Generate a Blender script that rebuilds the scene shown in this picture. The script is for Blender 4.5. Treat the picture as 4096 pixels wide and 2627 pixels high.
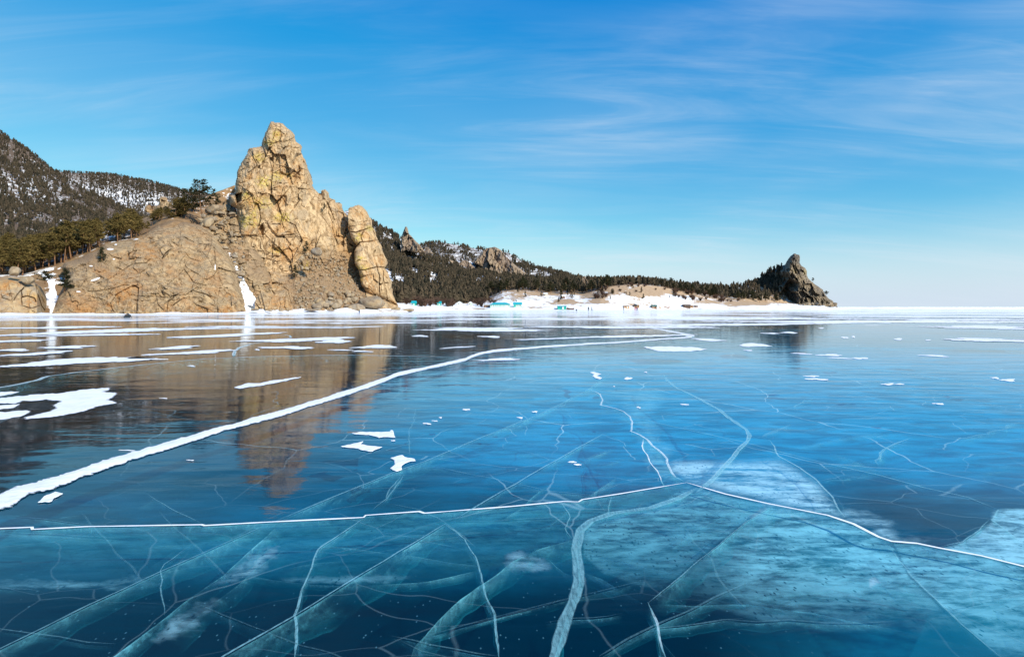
import bpy, bmesh, math, random
import numpy as np
from mathutils import Vector, Matrix

# ------------------------------------------------------------------ camera, sky, sun, exposure
scene = bpy.context.scene
for o in list(bpy.data.objects):
    bpy.data.objects.remove(o)
COL = scene.collection
H = 1.70            # eye height above the ice
F = 2275.0          # focal length in photograph pixels (20 mm on full frame)
CX, CY = 2048.0, 1228.0   # principal column, horizon row

cam_d = bpy.data.cameras.new('camera')
cam = bpy.data.objects.new('camera', cam_d)
COL.objects.link(cam)
cam.location = (0, 0, H)
cam.rotation_euler = (math.radians(90), 0, 0)
cam_d.sensor_width = 36.0
cam_d.lens = 36.0 * F / 4096.0
cam_d.shift_y = -(1313.5 - CY) / 4096.0
cam_d.clip_start = 0.1
cam_d.clip_end = 60000
scene.camera = cam

SUN_AZ = math.radians(45)      # to the right of straight behind the camera
SUN_EL = math.radians(31)
to_sun = Vector((math.sin(SUN_AZ) * math.cos(SUN_EL), -math.cos(SUN_AZ) * math.cos(SUN_EL), math.sin(SUN_EL)))
sun_d = bpy.data.lights.new('sun', 'SUN')
sun_d.energy = 5.0
sun_d.angle = math.radians(0.53)
sun_d.color = (1.0, 0.93, 0.80)
sun = bpy.data.objects.new('sun', sun_d)
COL.objects.link(sun)
sun.rotation_euler = (-to_sun).to_track_quat('-Z', 'Y').to_euler()
sun.location = (40, -40, 60)

world = bpy.data.worlds.new('World')
scene.world = world
world.use_nodes = True
wt = world.node_tree
wt.nodes.clear()
def wn(t, **kw):
    n = wt.nodes.new(t)
    for k, v in kw.items():
        setattr(n, k, v)
    return n
sky = wn('ShaderNodeTexSky', sky_type='NISHITA')
sky.sun_disc = False
sky.sun_elevation = SUN_EL
sky.sun_rotation = math.atan2(to_sun.x, to_sun.y)
sky.altitude = 450
sky.air_density = 1.0
sky.dust_density = 0.0
sky.ozone_density = 2.2
# deep clear-winter-air balance: one gain and offset per channel over the whole sky
rgb = wn('ShaderNodeSeparateColor'); wt.links.new(sky.outputs[0], rgb.inputs[0])
bal = wn('ShaderNodeCombineColor')
for i, (g, o_, lo) in enumerate(((1.08, -1.42, 0.0), (1.10, 0.30, 0.0), (0.47, 4.65, 0.0))):
    ma = wn('ShaderNodeMath', operation='MULTIPLY_ADD'); ma.inputs[1].default_value = g; ma.inputs[2].default_value = o_
    wt.links.new(rgb.outputs[i], ma.inputs[0])
    mx = wn('ShaderNodeMath', operation='MAXIMUM'); mx.inputs[1].default_value = lo
    wt.links.new(ma.outputs[0], mx.inputs[0]); wt.links.new(mx.outputs[0], bal.inputs[i])
# thin high cirrus: a layer of noise on a plane far overhead
tc = wn('ShaderNodeTexCoord')
sep = wn('ShaderNodeSeparateXYZ')
wt.links.new(tc.outputs['Generated'], sep.inputs[0])
def wm(op, a, b=None, c=None):
    n = wn('ShaderNodeMath', operation=op)
    for i, v in enumerate((a, b, c)):
        if v is None: continue
        if isinstance(v, (int, float)): n.inputs[i].default_value = v
        else: wt.links.new(v, n.inputs[i])
    return n.outputs[0]
zz = wm('MAXIMUM', sep.outputs['Z'], 0.0)
den = wm('ADD', zz, 0.16)
cxn = wm('DIVIDE', sep.outputs['X'], den)
cyn = wm('DIVIDE', sep.outputs['Y'], den)
comb = wn('ShaderNodeCombineXYZ')
wt.links.new(cxn, comb.inputs[0]); wt.links.new(cyn, comb.inputs[1])
def wnoise(scale, rot, stretch, detail, rough, dist, off):
    mp = wn('ShaderNodeMapping')
    mp.inputs['Location'].default_value = off
    mp.inputs['Rotation'].default_value = (0, 0, rot)
    mp.inputs['Scale'].default_value = stretch
    wt.links.new(comb.outputs[0], mp.inputs[0])
    nz = wn('ShaderNodeTexNoise')
    nz.inputs['Scale'].default_value = scale
    nz.inputs['Detail'].default_value = detail
    nz.inputs['Roughness'].default_value = rough
    nz.inputs['Distortion'].default_value = dist
    wt.links.new(mp.outputs[0], nz.inputs['Vector'])
    return nz.outputs['Fac']
def wramp(fac, lo, hi):
    n = wn('ShaderNodeMapRange', interpolation_type='SMOOTHSTEP')
    n.inputs[1].default_value = lo; n.inputs[2].default_value = hi
    wt.links.new(fac, n.inputs[0])
    return n.outputs[0]
fib = wramp(wnoise(1.2, 0.35, (0.7, 3.2, 1), 6, 0.62, 0.9, (3.66, 0.7, 0)), 0.36, 0.76)
big = wramp(wnoise(0.55, 0.2, (0.8, 1.3, 1), 3, 0.5, 0.4, (1.94, 5.2, 0)), 0.30, 0.68)
fib2 = wramp(wnoise(2.6, 0.55, (0.45, 4.0, 1), 6, 0.65, 1.2, (8.06, 2.2, 0)), 0.48, 0.86)
cl = wm('MULTIPLY', wm('ADD', wm('MULTIPLY', fib, 0.60), wm('MULTIPLY', fib2, 0.30)), big)
cl = wm('ADD', cl, wm('MULTIPLY', big, 0.22))
cl = wm('MULTIPLY', cl, 0.56)
mixc = wn('ShaderNodeMix', data_type='RGBA')
wt.links.new(cl, mixc.inputs['Factor'])
# pale band of haze low over the horizon, all the way round
hz = wn('ShaderNodeMapRange', interpolation_type='SMOOTHSTEP')
hz.inputs[1].default_value = 0.15; hz.inputs[2].default_value = -0.01; hz.inputs[3].default_value = 0.0; hz.inputs[4].default_value = 1.0
wt.links.new(sep.outputs['Z'], hz.inputs[0])
mixh = wn('ShaderNodeMix', data_type='RGBA')
wt.links.new(hz.outputs[0], mixh.inputs['Factor'])
wt.links.new(bal.outputs[0], mixh.inputs['A'])
mixh.inputs['B'].default_value = (5.6, 6.6, 7.7, 1)
wt.links.new(mixh.outputs['Result'], mixc.inputs['A'])
mixc.inputs['B'].default_value = (6.6, 7.4, 8.2, 1)     # sunlit ice-crystal cloud, in the units of the sky texture
bg = wn('ShaderNodeBackground')
bg.inputs['Strength'].default_value = 0.098
wt.links.new(mixc.outputs['Result'], bg.inputs['Color'])
wo = wn('ShaderNodeOutputWorld')
wt.links.new(bg.outputs[0], wo.inputs['Surface'])

vs = scene.view_settings
vs.view_transform = 'Standard'
vs.look = 'None'
vs.exposure = 0.22
vs.gamma = 1.0
vs.use_curve_mapping = False
try:
    scene.cycles.transparent_max_bounces = 16
    scene.cycles.max_bounces = 8
except Exception:
    pass

# ------------------------------------------------------------------ helpers
rng = np.random.default_rng(7)
random.seed(11)

def P(px, py, d):
    """world point seen at a photograph pixel at distance d"""
    return np.array(((px - CX) / F * d, d, H + (CY - py) / F * d))
def G(px, py):
    """point on the ice seen at a photograph pixel"""
    d = H * F / max(py - CY, 0.5)
    return np.array(((px - CX) / F * d, d, 0.0))
def crop(ox, oy, s):
    return lambda pts: [(ox + p[0] * s, oy + p[1] * s) + tuple(p[2:]) for p in pts]
A1 = crop(0, 450, 900 / 1631.)        # study crops of the photograph
A2 = crop(800, 450, 900 / 1631.)
A3 = crop(1450, 800, 1000 / 2401.)
A5 = crop(0, 1200, 1400 / 2396.)
A6 = crop(1300, 1200, 1400 / 2396.)
A7 = crop(2700, 1200, 1396 / 2389.)
A8 = crop(0, 1900, 2048 / 2401.)
A9 = crop(2048, 1900, 2048 / 2401.)
AR = crop(2900, 1000, 500 / 2401.)

def hash3(ix, iy, iz, seed):
    h = (ix.astype(np.int64) * 374761393 + iy.astype(np.int64) * 668265263 + iz.astype(np.int64) * 2147483647 + seed * 1274126177) & 0xFFFFFFFF
    h = ((h ^ (h >> 13)) * 1274126177) & 0xFFFFFFFF
    h = ((h ^ (h >> 16)) * 2246822519) & 0xFFFFFFFF
    h = h ^ (h >> 15)
    return (h & 0xFFFFFF) / float(0xFFFFFF)
def vnoise(x, y, z=None, seed=0):
    x = np.asarray(x, float); y = np.asarray(y, float)
    z = np.zeros_like(x) if z is None else np.asarray(z, float)
    ix, iy, iz = np.floor(x), np.floor(y), np.floor(z)
    fx, fy, fz = x - ix, y - iy, z - iz
    fx = fx * fx * (3 - 2 * fx); fy = fy * fy * (3 - 2 * fy); fz = fz * fz * (3 - 2 * fz)
    r = 0
    for a in (0, 1):
        for b in (0, 1):
            for c in (0, 1):
                r = r + hash3(ix + a, iy + b, iz + c, seed) * (fx if a else 1 - fx) * (fy if b else 1 - fy) * (fz if c else 1 - fz)
    return r
def fbm(x, y, z=None, oct=5, seed=0, gain=0.5):
    r = 0; a = 1.0; t = 0; f = 1.0
    for i in range(oct):
        r = r + a * vnoise(np.asarray(x) * f, np.asarray(y) * f, None if z is None else np.asarray(z) * f, seed + i * 17)
        t += a; a *= gain; f *= 2.03
    return r / t            # 0..1
def voronoi(x, y, seed=0):
    """F1, F2-F1 edge measure, cell value, offset to the cell point"""
    ix, iy = np.floor(x), np.floor(y)
    z = np.zeros_like(ix)
    f1 = np.full(x.shape, 9.0); f2 = np.full(x.shape, 9.0)
    cid = np.zeros(x.shape); cid2 = np.zeros(x.shape); cid3 = np.zeros(x.shape)
    vx = np.zeros(x.shape); vy = np.zeros(x.shape)
    for a in (-1, 0, 1):
        for b in (-1, 0, 1):
            jx = ix + a + 0.08 + 0.84 * hash3(ix + a, iy + b, z, seed)
            jy = iy + b + 0.08 + 0.84 * hash3(ix + a, iy + b, z + 1, seed)
            dx, dy = x - jx, y - jy
            d = np.sqrt(dx * dx + dy * dy)
            near = d < f1
            f2 = np.where(near, f1, np.minimum(f2, d))
            f1 = np.where(near, d, f1)
            vx = np.where(near, dx, vx); vy = np.where(near, dy, vy)
            cid = np.where(near, hash3(ix + a, iy + b, z + 2, seed), cid)
            cid2 = np.where(near, hash3(ix + a, iy + b, z + 3, seed), cid2)
            cid3 = np.where(near, hash3(ix + a, iy + b, z + 4, seed), cid3)
    return f1, f2 - f1, cid, cid2, cid3, vx, vy
def sstep(a, b, x):
    t = np.clip((x - a) / (b - a), 0, 1)
    return t * t * (3 - 2 * t)
def inside(px, py, poly):
    r = np.zeros(px.shape, bool)
    n = len(poly)
    for i in range(n):
        x0, y0 = poly[i][:2]; x1, y1 = poly[(i + 1) % n][:2]
        if y0 == y1: continue
        c = ((y0 > py) != (y1 > py)) & (px < (x1 - x0) * (py - y0) / (y1 - y0) + x0)
        r ^= c
    return r
def polydist(px, py, line, closed=False):
    d = np.full(px.shape, 1e9)
    n = len(line)
    for i in range(n if closed else n - 1):
        x0, y0 = line[i][:2]; x1, y1 = line[(i + 1) % n][:2]
        ex, ey = x1 - x0, y1 - y0
        L = ex * ex + ey * ey + 1e-9
        t = np.clip(((px - x0) * ex + (py - y0) * ey) / L, 0, 1)
        d = np.minimum(d, np.hypot(px - x0 - t * ex, py - y0 - t * ey))
    return d
def wob(line, amp, sub, seed, close=False):
    """subdivide a polyline and jitter it so that a traced edge is ragged"""
    r = random.Random(seed)
    out = []
    n = len(line)
    for i in range(n if close else n - 1):
        a = line[i]; b = line[(i + 1) % n]
        L = math.hypot(b[0] - a[0], b[1] - a[1])
        k = max(1, int(L / sub))
        for j in range(k):
            t = j / k
            j_ = 0 if j == 0 else 1
            out.append((a[0] + (b[0] - a[0]) * t + j_ * r.uniform(-amp, amp), a[1] + (b[1] - a[1]) * t + j_ * r.uniform(-amp, amp)) + tuple(a[q] + (b[q] - a[q]) * t for q in range(2, len(a))))
    if not close: out.append(line[-1])
    return out

def mesh_np(name, verts, faces, smooth=False):
    """mesh from arrays; faces is (n,4) or (n,3)"""
    me = bpy.data.meshes.new(name)
    verts = np.asarray(verts, np.float32); faces = np.asarray(faces, np.int32)
    k = faces.shape[1]
    me.vertices.add(len(verts)); me.vertices.foreach_set('co', verts.ravel())
    me.loops.add(faces.size); me.loops.foreach_set('vertex_index', faces.ravel())
    me.polygons.add(len(faces))
    me.polygons.foreach_set('loop_start', np.arange(0, faces.size, k, dtype=np.int32))
    me.polygons.foreach_set('use_smooth', np.full(len(faces), smooth, bool))
    me.update(calc_edges=True)
    me.validate()
    return me
def attr(me, name, vals):
    a = me.attributes.new(name, 'FLOAT', 'POINT')
    a.data.foreach_set('value', np.asarray(vals, np.float32))
def obj(name, me, mat=None, parent=None):
    if isinstance(me, bmesh.types.BMesh):
        m = bpy.data.meshes.new(name); me.to_mesh(m); me.free(); me = m
    o = bpy.data.objects.new(name, me)
    COL.objects.link(o)
    if mat is not None and me is not None:
        me.materials.clear(); me.materials.append(mat)
    if parent is not None: o.parent = parent
    return o
def empty(name, loc=(0, 0, 0)):
    o = bpy.data.objects.new(name, None)
    COL.objects.link(o); o.location = loc
    o.empty_display_size = 0.3
    return o
def tag(o, label, cat, group=None):
    o['label'] = label; o['category'] = cat
    if group: o['group'] = group
    return o
def struct(o, label=None):
    o['kind'] = 'structure'
    if label: o['label'] = label
    return o
def stuff(o, label=None, cat=None):
    o['kind'] = 'stuff'
    if label: o['label'] = label
    if cat: o['category'] = cat
    return o

# ---- node materials
class NM:
    def __init__(s, name):
        s.m = bpy.data.materials.new(name); s.m.use_nodes = True
        s.t = s.m.node_tree; s.t.nodes.clear()
        s.out = s.t.nodes.new('ShaderNodeOutputMaterial')
    def n(s, t, **kw):
        n = s.t.nodes.new(t)
        for k, v in kw.items(): setattr(n, k, v)
        return n
    def link(s, a, b): s.t.links.new(a, b)
    def put(s, sock, v):
        if isinstance(v, bpy.types.NodeSocket): s.link(v, sock)
        elif isinstance(v, (tuple, list)):
            v = tuple(v)
            if sock.type == 'RGBA' and len(v) == 3: v = v + (1,)
            sock.default_value = v
        else: sock.default_value = v
    def math(s, op, a, b=None, c=None):
        n = s.n('ShaderNodeMath', operation=op)
        for i, v in enumerate((a, b, c)):
            if v is not None: s.put(n.inputs[i], v)
        return n.outputs[0]
    def pos(s): return s.n('ShaderNodeNewGeometry').outputs['Position']
    def map(s, vec, scale=(1, 1, 1), rot=(0, 0, 0), loc=(0, 0, 0)):
        n = s.n('ShaderNodeMapping'); s.link(vec, n.inputs[0])
        n.inputs['Scale'].default_value = scale; n.inputs['Rotation'].default_value = rot; n.inputs['Location'].default_value = loc
        return n.outputs[0]
    def noise(s, vec, scale, detail=5, rough=0.55, dist=0.0):
        n = s.n('ShaderNodeTexNoise'); s.link(vec, n.inputs['Vector'])
        n.inputs['Scale'].default_value = scale; n.inputs['Detail'].default_value = detail
        n.inputs['Roughness'].default_value = rough; n.inputs['Distortion'].default_value = dist
        return n.outputs['Fac']
    def vor(s, vec, scale, feature='F1', out='Distance'):
        n = s.n('ShaderNodeTexVoronoi', feature=feature); s.link(vec, n.inputs['Vector'])
        n.inputs['Scale'].default_value = scale
        return n.outputs[out]
    def ramp(s, fac, lo, hi, a=0.0, b=1.0):
        n = s.n('ShaderNodeMapRange', interpolation_type='SMOOTHSTEP')
        s.put(n.inputs[0], fac); n.inputs[1].default_value = lo; n.inputs[2].default_value = hi
        n.inputs[3].default_value = a; n.inputs[4].default_value = b
        return n.outputs[0]
    def mix(s, fac, a, b, blend='MIX'):
        n = s.n('ShaderNodeMix', data_type='RGBA', blend_type=blend)
        s.put(n.inputs['Factor'], fac); s.put(n.inputs['A'], a); s.put(n.inputs['B'], b)
        return n.outputs['Result']
    def attr(s, name, out='Fac'):
        n = s.n('ShaderNodeAttribute', attribute_name=name)
        return n.outputs[out]
    def bump(s, h, dist, strength=1.0, normal=None):
        n = s.n('ShaderNodeBump'); s.link(h, n.inputs['Height'])
        n.inputs['Distance'].default_value = dist; n.inputs['Strength'].default_value = strength
        if normal is not None: s.link(normal, n.inputs['Normal'])
        return n.outputs[0]
    def principled(s, col, rough=0.8, spec=0.3, normal=None, **kw):
        n = s.n('ShaderNodeBsdfPrincipled')
        s.put(n.inputs['Base Color'], col); s.put(n.inputs['Roughness'], rough)
        s.put(n.inputs['Specular IOR Level'], spec)
        if normal is not None: s.link(normal, n.inputs['Normal'])
        for k, v in kw.items(): s.put(n.inputs[k], v)
        return n.outputs[0]
    def surf(s, sh):
        s.link(sh, s.out.inputs['Surface']); return s.m
def plain(name, col, rough=0.8, var=0.25, scale=3.0, spec=0.3, bumpd=0.0):
    m = NM(name); p = m.pos()
    f = m.noise(p, scale, 4)
    c = m.mix(m.ramp(f, 0.3, 0.7), tuple(v * (1 - var) for v in col), tuple(min(1, v * (1 + var)) for v in col))
    nrm = m.bump(f, bumpd) if bumpd else None
    return m.surf(m.principled(c, rough, spec, nrm))

# ------------------------------------------------------------------ frozen lake
def snow_mat(name='snow', tint=(0.86, 0.87, 0.89)):
    m = NM(name); p = m.pos()
    f = m.noise(p, 2.5, 6, 0.6); f2 = m.noise(p, 22.0, 3, 0.6)
    h = m.math('ADD', f, m.math('MULTIPLY', f2, 0.15))
    c = m.mix(m.ramp(f, 0.35, 0.65), tuple(v * 0.95 for v in tint), tint)
    return m.surf(m.principled(c, 0.65, 0.2, m.bump(h, 0.05, 0.6)))
SNOW = snow_mat()
def thin_snow_mat():
    m = NM('thin_snow'); p = m.pos()
    f = m.noise(p, 2.5, 4, 0.6); f2 = m.noise(m.map(p, (9, 22, 9), (0, 0, 0.2)), 1.0, 4, 0.65)
    c = m.mix(m.ramp(f, 0.35, 0.65), (0.80, 0.82, 0.85), (0.87, 0.88, 0.90))
    sh = m.principled(c, 0.7, 0.15, m.bump(m.math('ADD', f, m.math('MULTIPLY', f2, 0.3)), 0.05, 0.7))
    a = m.ramp(m.math('ADD', m.attr('k'), m.math('MULTIPLY', m.math('SUBTRACT', f2, 0.5), 1.5)), 0.36, 0.62)
    t = m.n('ShaderNodeBsdfTransparent')
    ms = m.n('ShaderNodeMixShader'); m.link(a, ms.inputs[0]); m.link(t.outputs[0], ms.inputs[1]); m.link(sh, ms.inputs[2])
    return m.surf(ms.outputs[0])
THIN = thin_snow_mat()

def ice_surface():
    m = NM('clear_ice'); p = m.pos()
    s = m.n('ShaderNodeSeparateXYZ'); m.link(p, s.inputs[0])
    y = s.outputs['Y']; x = s.outputs['X']
    # gentle wind-polished undulation
    w1 = m.noise(m.map(p, (0.55, 1.5, 1), (0, 0, 0.10)), 1.0, 2, 0.45, 0.3)
    w2 = m.noise(m.map(p, (1.7, 5.2, 1), (0, 0, 0.16)), 1.0, 3, 0.5, 0.6)
    hh = m.math('ADD', m.math('MULTIPLY', w1, 1.0), m.math('MULTIPLY', w2, 0.22))
    nrm = m.bump(hh, 0.011, 1.0)
    lw = m.n('ShaderNodeLayerWeight'); lw.inputs['Blend'].default_value = 0.5; m.link(nrm, lw.inputs['Normal'])
    # Schlick reflectance of ice, the same from above and below so that sunlight enters the ice
    frs = m.math('ADD', m.math('MULTIPLY_ADD', m.math('POWER', lw.outputs['Facing'], 5.0), 0.82, 0.02), m.math('MULTIPLY', m.math('POWER', lw.outputs['Facing'], 24.0), 0.16))
    gl = m.n('ShaderNodeBsdfGlossy'); gl.inputs['Roughness'].default_value = 0.055
    gl.inputs['Color'].default_value = (0.93, 0.97, 1, 1); m.link(nrm, gl.inputs['Normal'])
    tr = m.n('ShaderNodeBsdfTransparent'); tr.inputs['Color'].default_value = (0.80, 0.95, 1.0, 1)
    ms = m.n('ShaderNodeMixShader'); m.link(frs, ms.inputs[0]); m.link(tr.outputs[0], ms.inputs[1]); m.link(gl.outputs[0], ms.inputs[2])
    # thin frost smears lying on the surface
    f1 = m.noise(m.map(p, (0.10, 0.55, 1), (0, 0, -0.12)), 1.0, 5, 0.62, 0.8)
    f2 = m.noise(m.map(p, (0.6, 2.6, 1), (0, 0, 0.05)), 1.0, 3, 0.6, 0.5)
    fa = m.math('MULTIPLY', m.ramp(f1, 0.46, 0.76), m.ramp(f2, 0.35, 0.75))
    fx = m.ramp(x, -3.0, 5.0, 0.10, 1.0)
    fa = m.math('MULTIPLY', m.math('MULTIPLY', fa, fx), m.ramp(y, 3.0, 14.0, 0.08, 0.60))
    fd = m.n('ShaderNodeBsdfDiffuse'); fd.inputs['Color'].default_value = (0.16, 0.60, 0.78, 1)
    ms2 = m.n('ShaderNodeMixShader'); m.link(fa, ms2.inputs[0]); m.link(ms.outputs[0], ms2.inputs[1]); m.link(fd.outputs[0], ms2.inputs[2])
    wv = m.n('ShaderNodeVectorMath', operation='ADD'); m.link(p, wv.inputs[0])
    nv = m.n('ShaderNodeTexNoise'); m.link(m.map(p, (0.9, 0.9, 0)), nv.inputs['Vector']); nv.inputs['Scale'].default_value = 1.0; nv.inputs['Detail'].default_value = 3
    sc_ = m.n('ShaderNodeVectorMath', operation='SCALE'); m.link(nv.outputs['Color'], sc_.inputs[0]); sc_.inputs['Scale'].default_value = 0.55; m.link(sc_.outputs[0], wv.inputs[1])
    pw = wv.outputs[0]
    h1 = m.ramp(m.vor(m.map(pw, (0.55, 0.30, 0), (0, 0, 0.5)), 1.0, 'DISTANCE_TO_EDGE'), 0.0, 0.0055, 1.0, 0.0)
    h2 = m.ramp(m.vor(m.map(pw, (0.9, 1.7, 0), (0, 0, -0.4)), 1.0, 'DISTANCE_TO_EDGE'), 0.0, 0.007, 1.0, 0.0)
    keep = m.noise(m.map(p, (0.35, 0.35, 0)), 1.0, 2, 0.6)
    web = m.math('ADD', m.math('MULTIPLY', h1, m.ramp(keep, 0.42, 0.60, 0.0, 0.55)), m.math('MULTIPLY', h2, m.ramp(keep, 0.60, 0.42, 0.0, 0.32)))
    web = m.math('MULTIPLY', m.math('MULTIPLY', web, m.ramp(x, -6.0, 0.0, 0.3, 0.95)), m.ramp(y, 3.5, 8.0, 0.30, 1.0))
    mw = m.n('ShaderNodeMixShader'); m.link(web, mw.inputs[0]); m.link(ms2.outputs[0], mw.inputs[1])
    wd = m.n('ShaderNodeBsdfDiffuse'); wd.inputs['Color'].default_value = (0.50, 0.78, 0.85, 1); m.link(wd.outputs[0], mw.inputs[2])
    # blown snow caught in long drifts, thicker towards the shore and the open lake
    d1 = m.noise(m.map(p, (0.030, 0.085, 1), (0, 0, 0.06)), 1.0, 6, 0.60, 0.5)
    d2 = m.noise(m.map(p, (0.16, 0.42, 1), (0, 0, -0.05), (31, 7, 0)), 1.0, 4, 0.6, 0.4)
    dd = m.math('ADD', m.math('MULTIPLY', d1, 0.62), m.math('MULTIPLY', d2, 0.38))
    dd = m.math('ADD', dd, m.ramp(y, 10, 75, -0.10, 0.045))
    dd = m.math('ADD', dd, m.ramp(y, 50, 260, 0.0, 0.065))
    dd = m.math('ADD', dd, m.ramp(x, 30, 300, 0.0, 0.03))
    sn = m.ramp(dd, 0.555, 0.590)
    sd = m.principled((0.86, 0.87, 0.89), 0.7, 0.15)
    ms3 = m.n('ShaderNodeMixShader'); m.link(sn, ms3.inputs[0]); m.link(mw.outputs[0], ms3.inputs[1]); m.link(sd, ms3.inputs[2])
    return m.surf(ms3.outputs[0])

def water_mat():
    m = NM('deep_water'); p = m.pos()
    n1 = m.noise(m.map(p, (0.35, 0.8, 1)), 1.0, 5, 0.55, 0.4)
    n2 = m.noise(m.map(p, (1.1, 2.6, 1), (0, 0, 0.2)), 1.0, 7, 0.6, 0.6)
    f = m.math('ADD', m.math('MULTIPLY', n1, 0.6), m.math('MULTIPLY', n2, 0.4))
    c = m.mix(m.ramp(f, 0.36, 0.64), (0.0, 0.020, 0.040), (0.0, 0.105, 0.19))
    c = m.mix(m.attr('bright'), c, m.mix(m.ramp(n2, 0.35, 0.65), (0.0, 0.15, 0.29), (0.006, 0.34, 0.56)))  # painted sky reflection: bluer, lighter water tone where masked
    c = m.mix(m.attr('teal'), c, (0.010, 0.20, 0.25))
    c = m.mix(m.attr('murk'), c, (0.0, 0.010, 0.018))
    sp = m.vor(m.map(p, (16, 9, 1)), 1.0)
    c = m.mix(m.math('MULTIPLY', m.ramp(sp, 0.05, 0.12, 0.35, 0.0), m.attr('murk')), c, (0.25, 0.50, 0.58))
    d = m.n('ShaderNodeBsdfDiffuse'); m.link(c, d.inputs['Color'])
    return m.surf(d.outputs[0])

def cloud_mat():
    m = NM('bubble_cloud'); p = m.pos()
    n1 = m.noise(m.map(p, (1.3, 4.2, 1), (0, 0, -0.15)), 1.0, 6, 0.66, 0.8)
    n2 = m.noise(m.map(p, (7.0, 16.0, 1), (0, 0, -0.1)), 1.0, 3, 0.68, 0.4)
    f = m.math('ADD', m.math('MULTIPLY', n1, 0.62), m.math('MULTIPLY', n2, 0.38))
    a = m.math('MULTIPLY', m.attr('cloud'), m.ramp(f, 0.36, 0.62, 0.06, 1.0))
    sp = m.vor(m.map(p, (26, 12, 1)), 1.0)
    hole = m.ramp(sp, 0.12, 0.24, 0.12, 1.0)
    hole = m.math('MAXIMUM', hole, m.ramp(m.noise(m.map(p, (1.2, 1.2, 1)), 1.3, 3), 0.48, 0.60))
    a = m.math('MULTIPLY', a, hole)
    white = m.attr('white')
    c = m.mix(white, (0.14, 0.66, 0.71), (0.76, 0.92, 0.95))
    d = m.n('ShaderNodeBsdfDiffuse'); m.link(c, d.inputs['Color'])
    t = m.n('ShaderNodeBsdfTransparent')
    ms = m.n('ShaderNodeMixShader'); m.link(a, ms.inputs[0]); m.link(t.outputs[0], ms.inputs[1]); m.link(d.outputs[0], ms.inputs[2])
    return m.surf(ms.outputs[0])

def sheet_mat():
    m = NM('fracture_face'); p = m.pos()
    v = m.attr('v'); k = m.attr('k')
    n1 = m.noise(m.map(p, (4, 4, 9)), 1.0, 4, 0.7, 1.2)
    n2 = m.noise(m.map(p, (40, 14, 26)), 1.0, 2, 0.65, 0.5)
    fl = m.ramp(n2, 0.56, 0.66)
    f = m.math('ADD', m.ramp(n1, 0.42, 0.66, 0.04, 0.85), m.math('MULTIPLY', fl, 0.6))
    edge = m.ramp(v, 0.0, 0.12, 0.55, 0.0)
    low = m.ramp(v, 0.86, 0.97, 0.0, 0.22)
    body = m.math('ADD', m.ramp(v, 0.0, 1.0, 0.34, 0.16), m.math('MULTIPLY', f, m.ramp(v, 0.0, 0.9, 0.75, 0.15)))
    gap = m.ramp(m.noise(m.map(p, (1.6, 1.6, 5), (0, 0, 0), (5, 3, 1)), 1.0, 4, 0.7, 0.8), 0.36, 0.58, 0.18, 1.25)
    a = m.math('MULTIPLY', m.math('MULTIPLY', m.math('ADD', m.math('ADD', body, edge), low), k), gap)
    a = m.math('MINIMUM', a, 0.96)
    c = m.mix(m.ramp(v, 0.0, 0.9), (0.27, 0.66, 0.72), (0.03, 0.36, 0.43))
    d = m.n('ShaderNodeBsdfDiffuse'); m.link(c, d.inputs['Color'])
    t2 = m.n('ShaderNodeBsdfTranslucent'); m.link(c, t2.inputs['Color'])
    dm = m.n('ShaderNodeMixShader'); dm.inputs[0].default_value = 0.5; m.link(d.outputs[0], dm.inputs[1]); m.link(t2.outputs[0], dm.inputs[2])
    t = m.n('ShaderNodeBsdfTransparent')
    ms = m.n('ShaderNodeMixShader'); m.link(a, ms.inputs[0]); m.link(t.outputs[0], ms.inputs[1]); m.link(dm.outputs[0], ms.inputs[2])
    return m.surf(ms.outputs[0])

def line_mat():
    m = NM('crack_frost'); p = m.pos()
    f = m.noise(p, 30.0, 4, 0.6)
    g = m.noise(m.map(p, (60, 9, 1)), 1.0, 3, 0.6)
    a = m.math('MULTIPLY', m.attr('k'), m.math('MULTIPLY', m.ramp(f, 0.25, 0.50, 0.55, 1.0), m.ramp(g, 0.30, 0.62, 0.45, 1.0)))
    a = m.math('MINIMUM', a, 1.0)
    d = m.n('ShaderNodeBsdfDiffuse'); m.link(m.mix(m.ramp(m.attr('k'), 0.55, 0.9), (0.28, 0.60, 0.68), (0.84, 0.88, 0.91)), d.inputs['Color'])
    t = m.n('ShaderNodeBsdfTransparent')
    ms = m.n('ShaderNodeMixShader'); m.link(a, ms.inputs[0]); m.link(t.outputs[0], ms.inputs[1]); m.link(d.outputs[0], ms.inputs[2])
    return m.surf(ms.outputs[0])

def grid_plane(px, py, z):
    """sheet at height z whose vertices are spaced evenly in the picture"""
    X, Y = np.meshgrid(px, py)
    d = (H - z) * F / (Y - CY)
    V = np.stack(((X - CX) / F * d, d, np.full(X.shape, z)), -1).reshape(-1, 3)
    ny, nx = X.shape
    i = np.arange(ny * nx).reshape(ny, nx)
    Q = np.stack((i[:-1, :-1], i[1:, :-1], i[1:, 1:], i[:-1, 1:]), -1).reshape(-1, 4)
    return X.ravel(), Y.ravel(), V, Q

# top sheet
S = 30000.0
lake = obj('lake_ice', mesh_np('lake_ice', [(-S, -60, 0), (S, -60, 0), (S, S, 0), (-S, S, 0)], [(0, 1, 2, 3)]), ice_surface())
struct(lake, 'clear blue lake ice with dark depths and white fractures')

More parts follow.
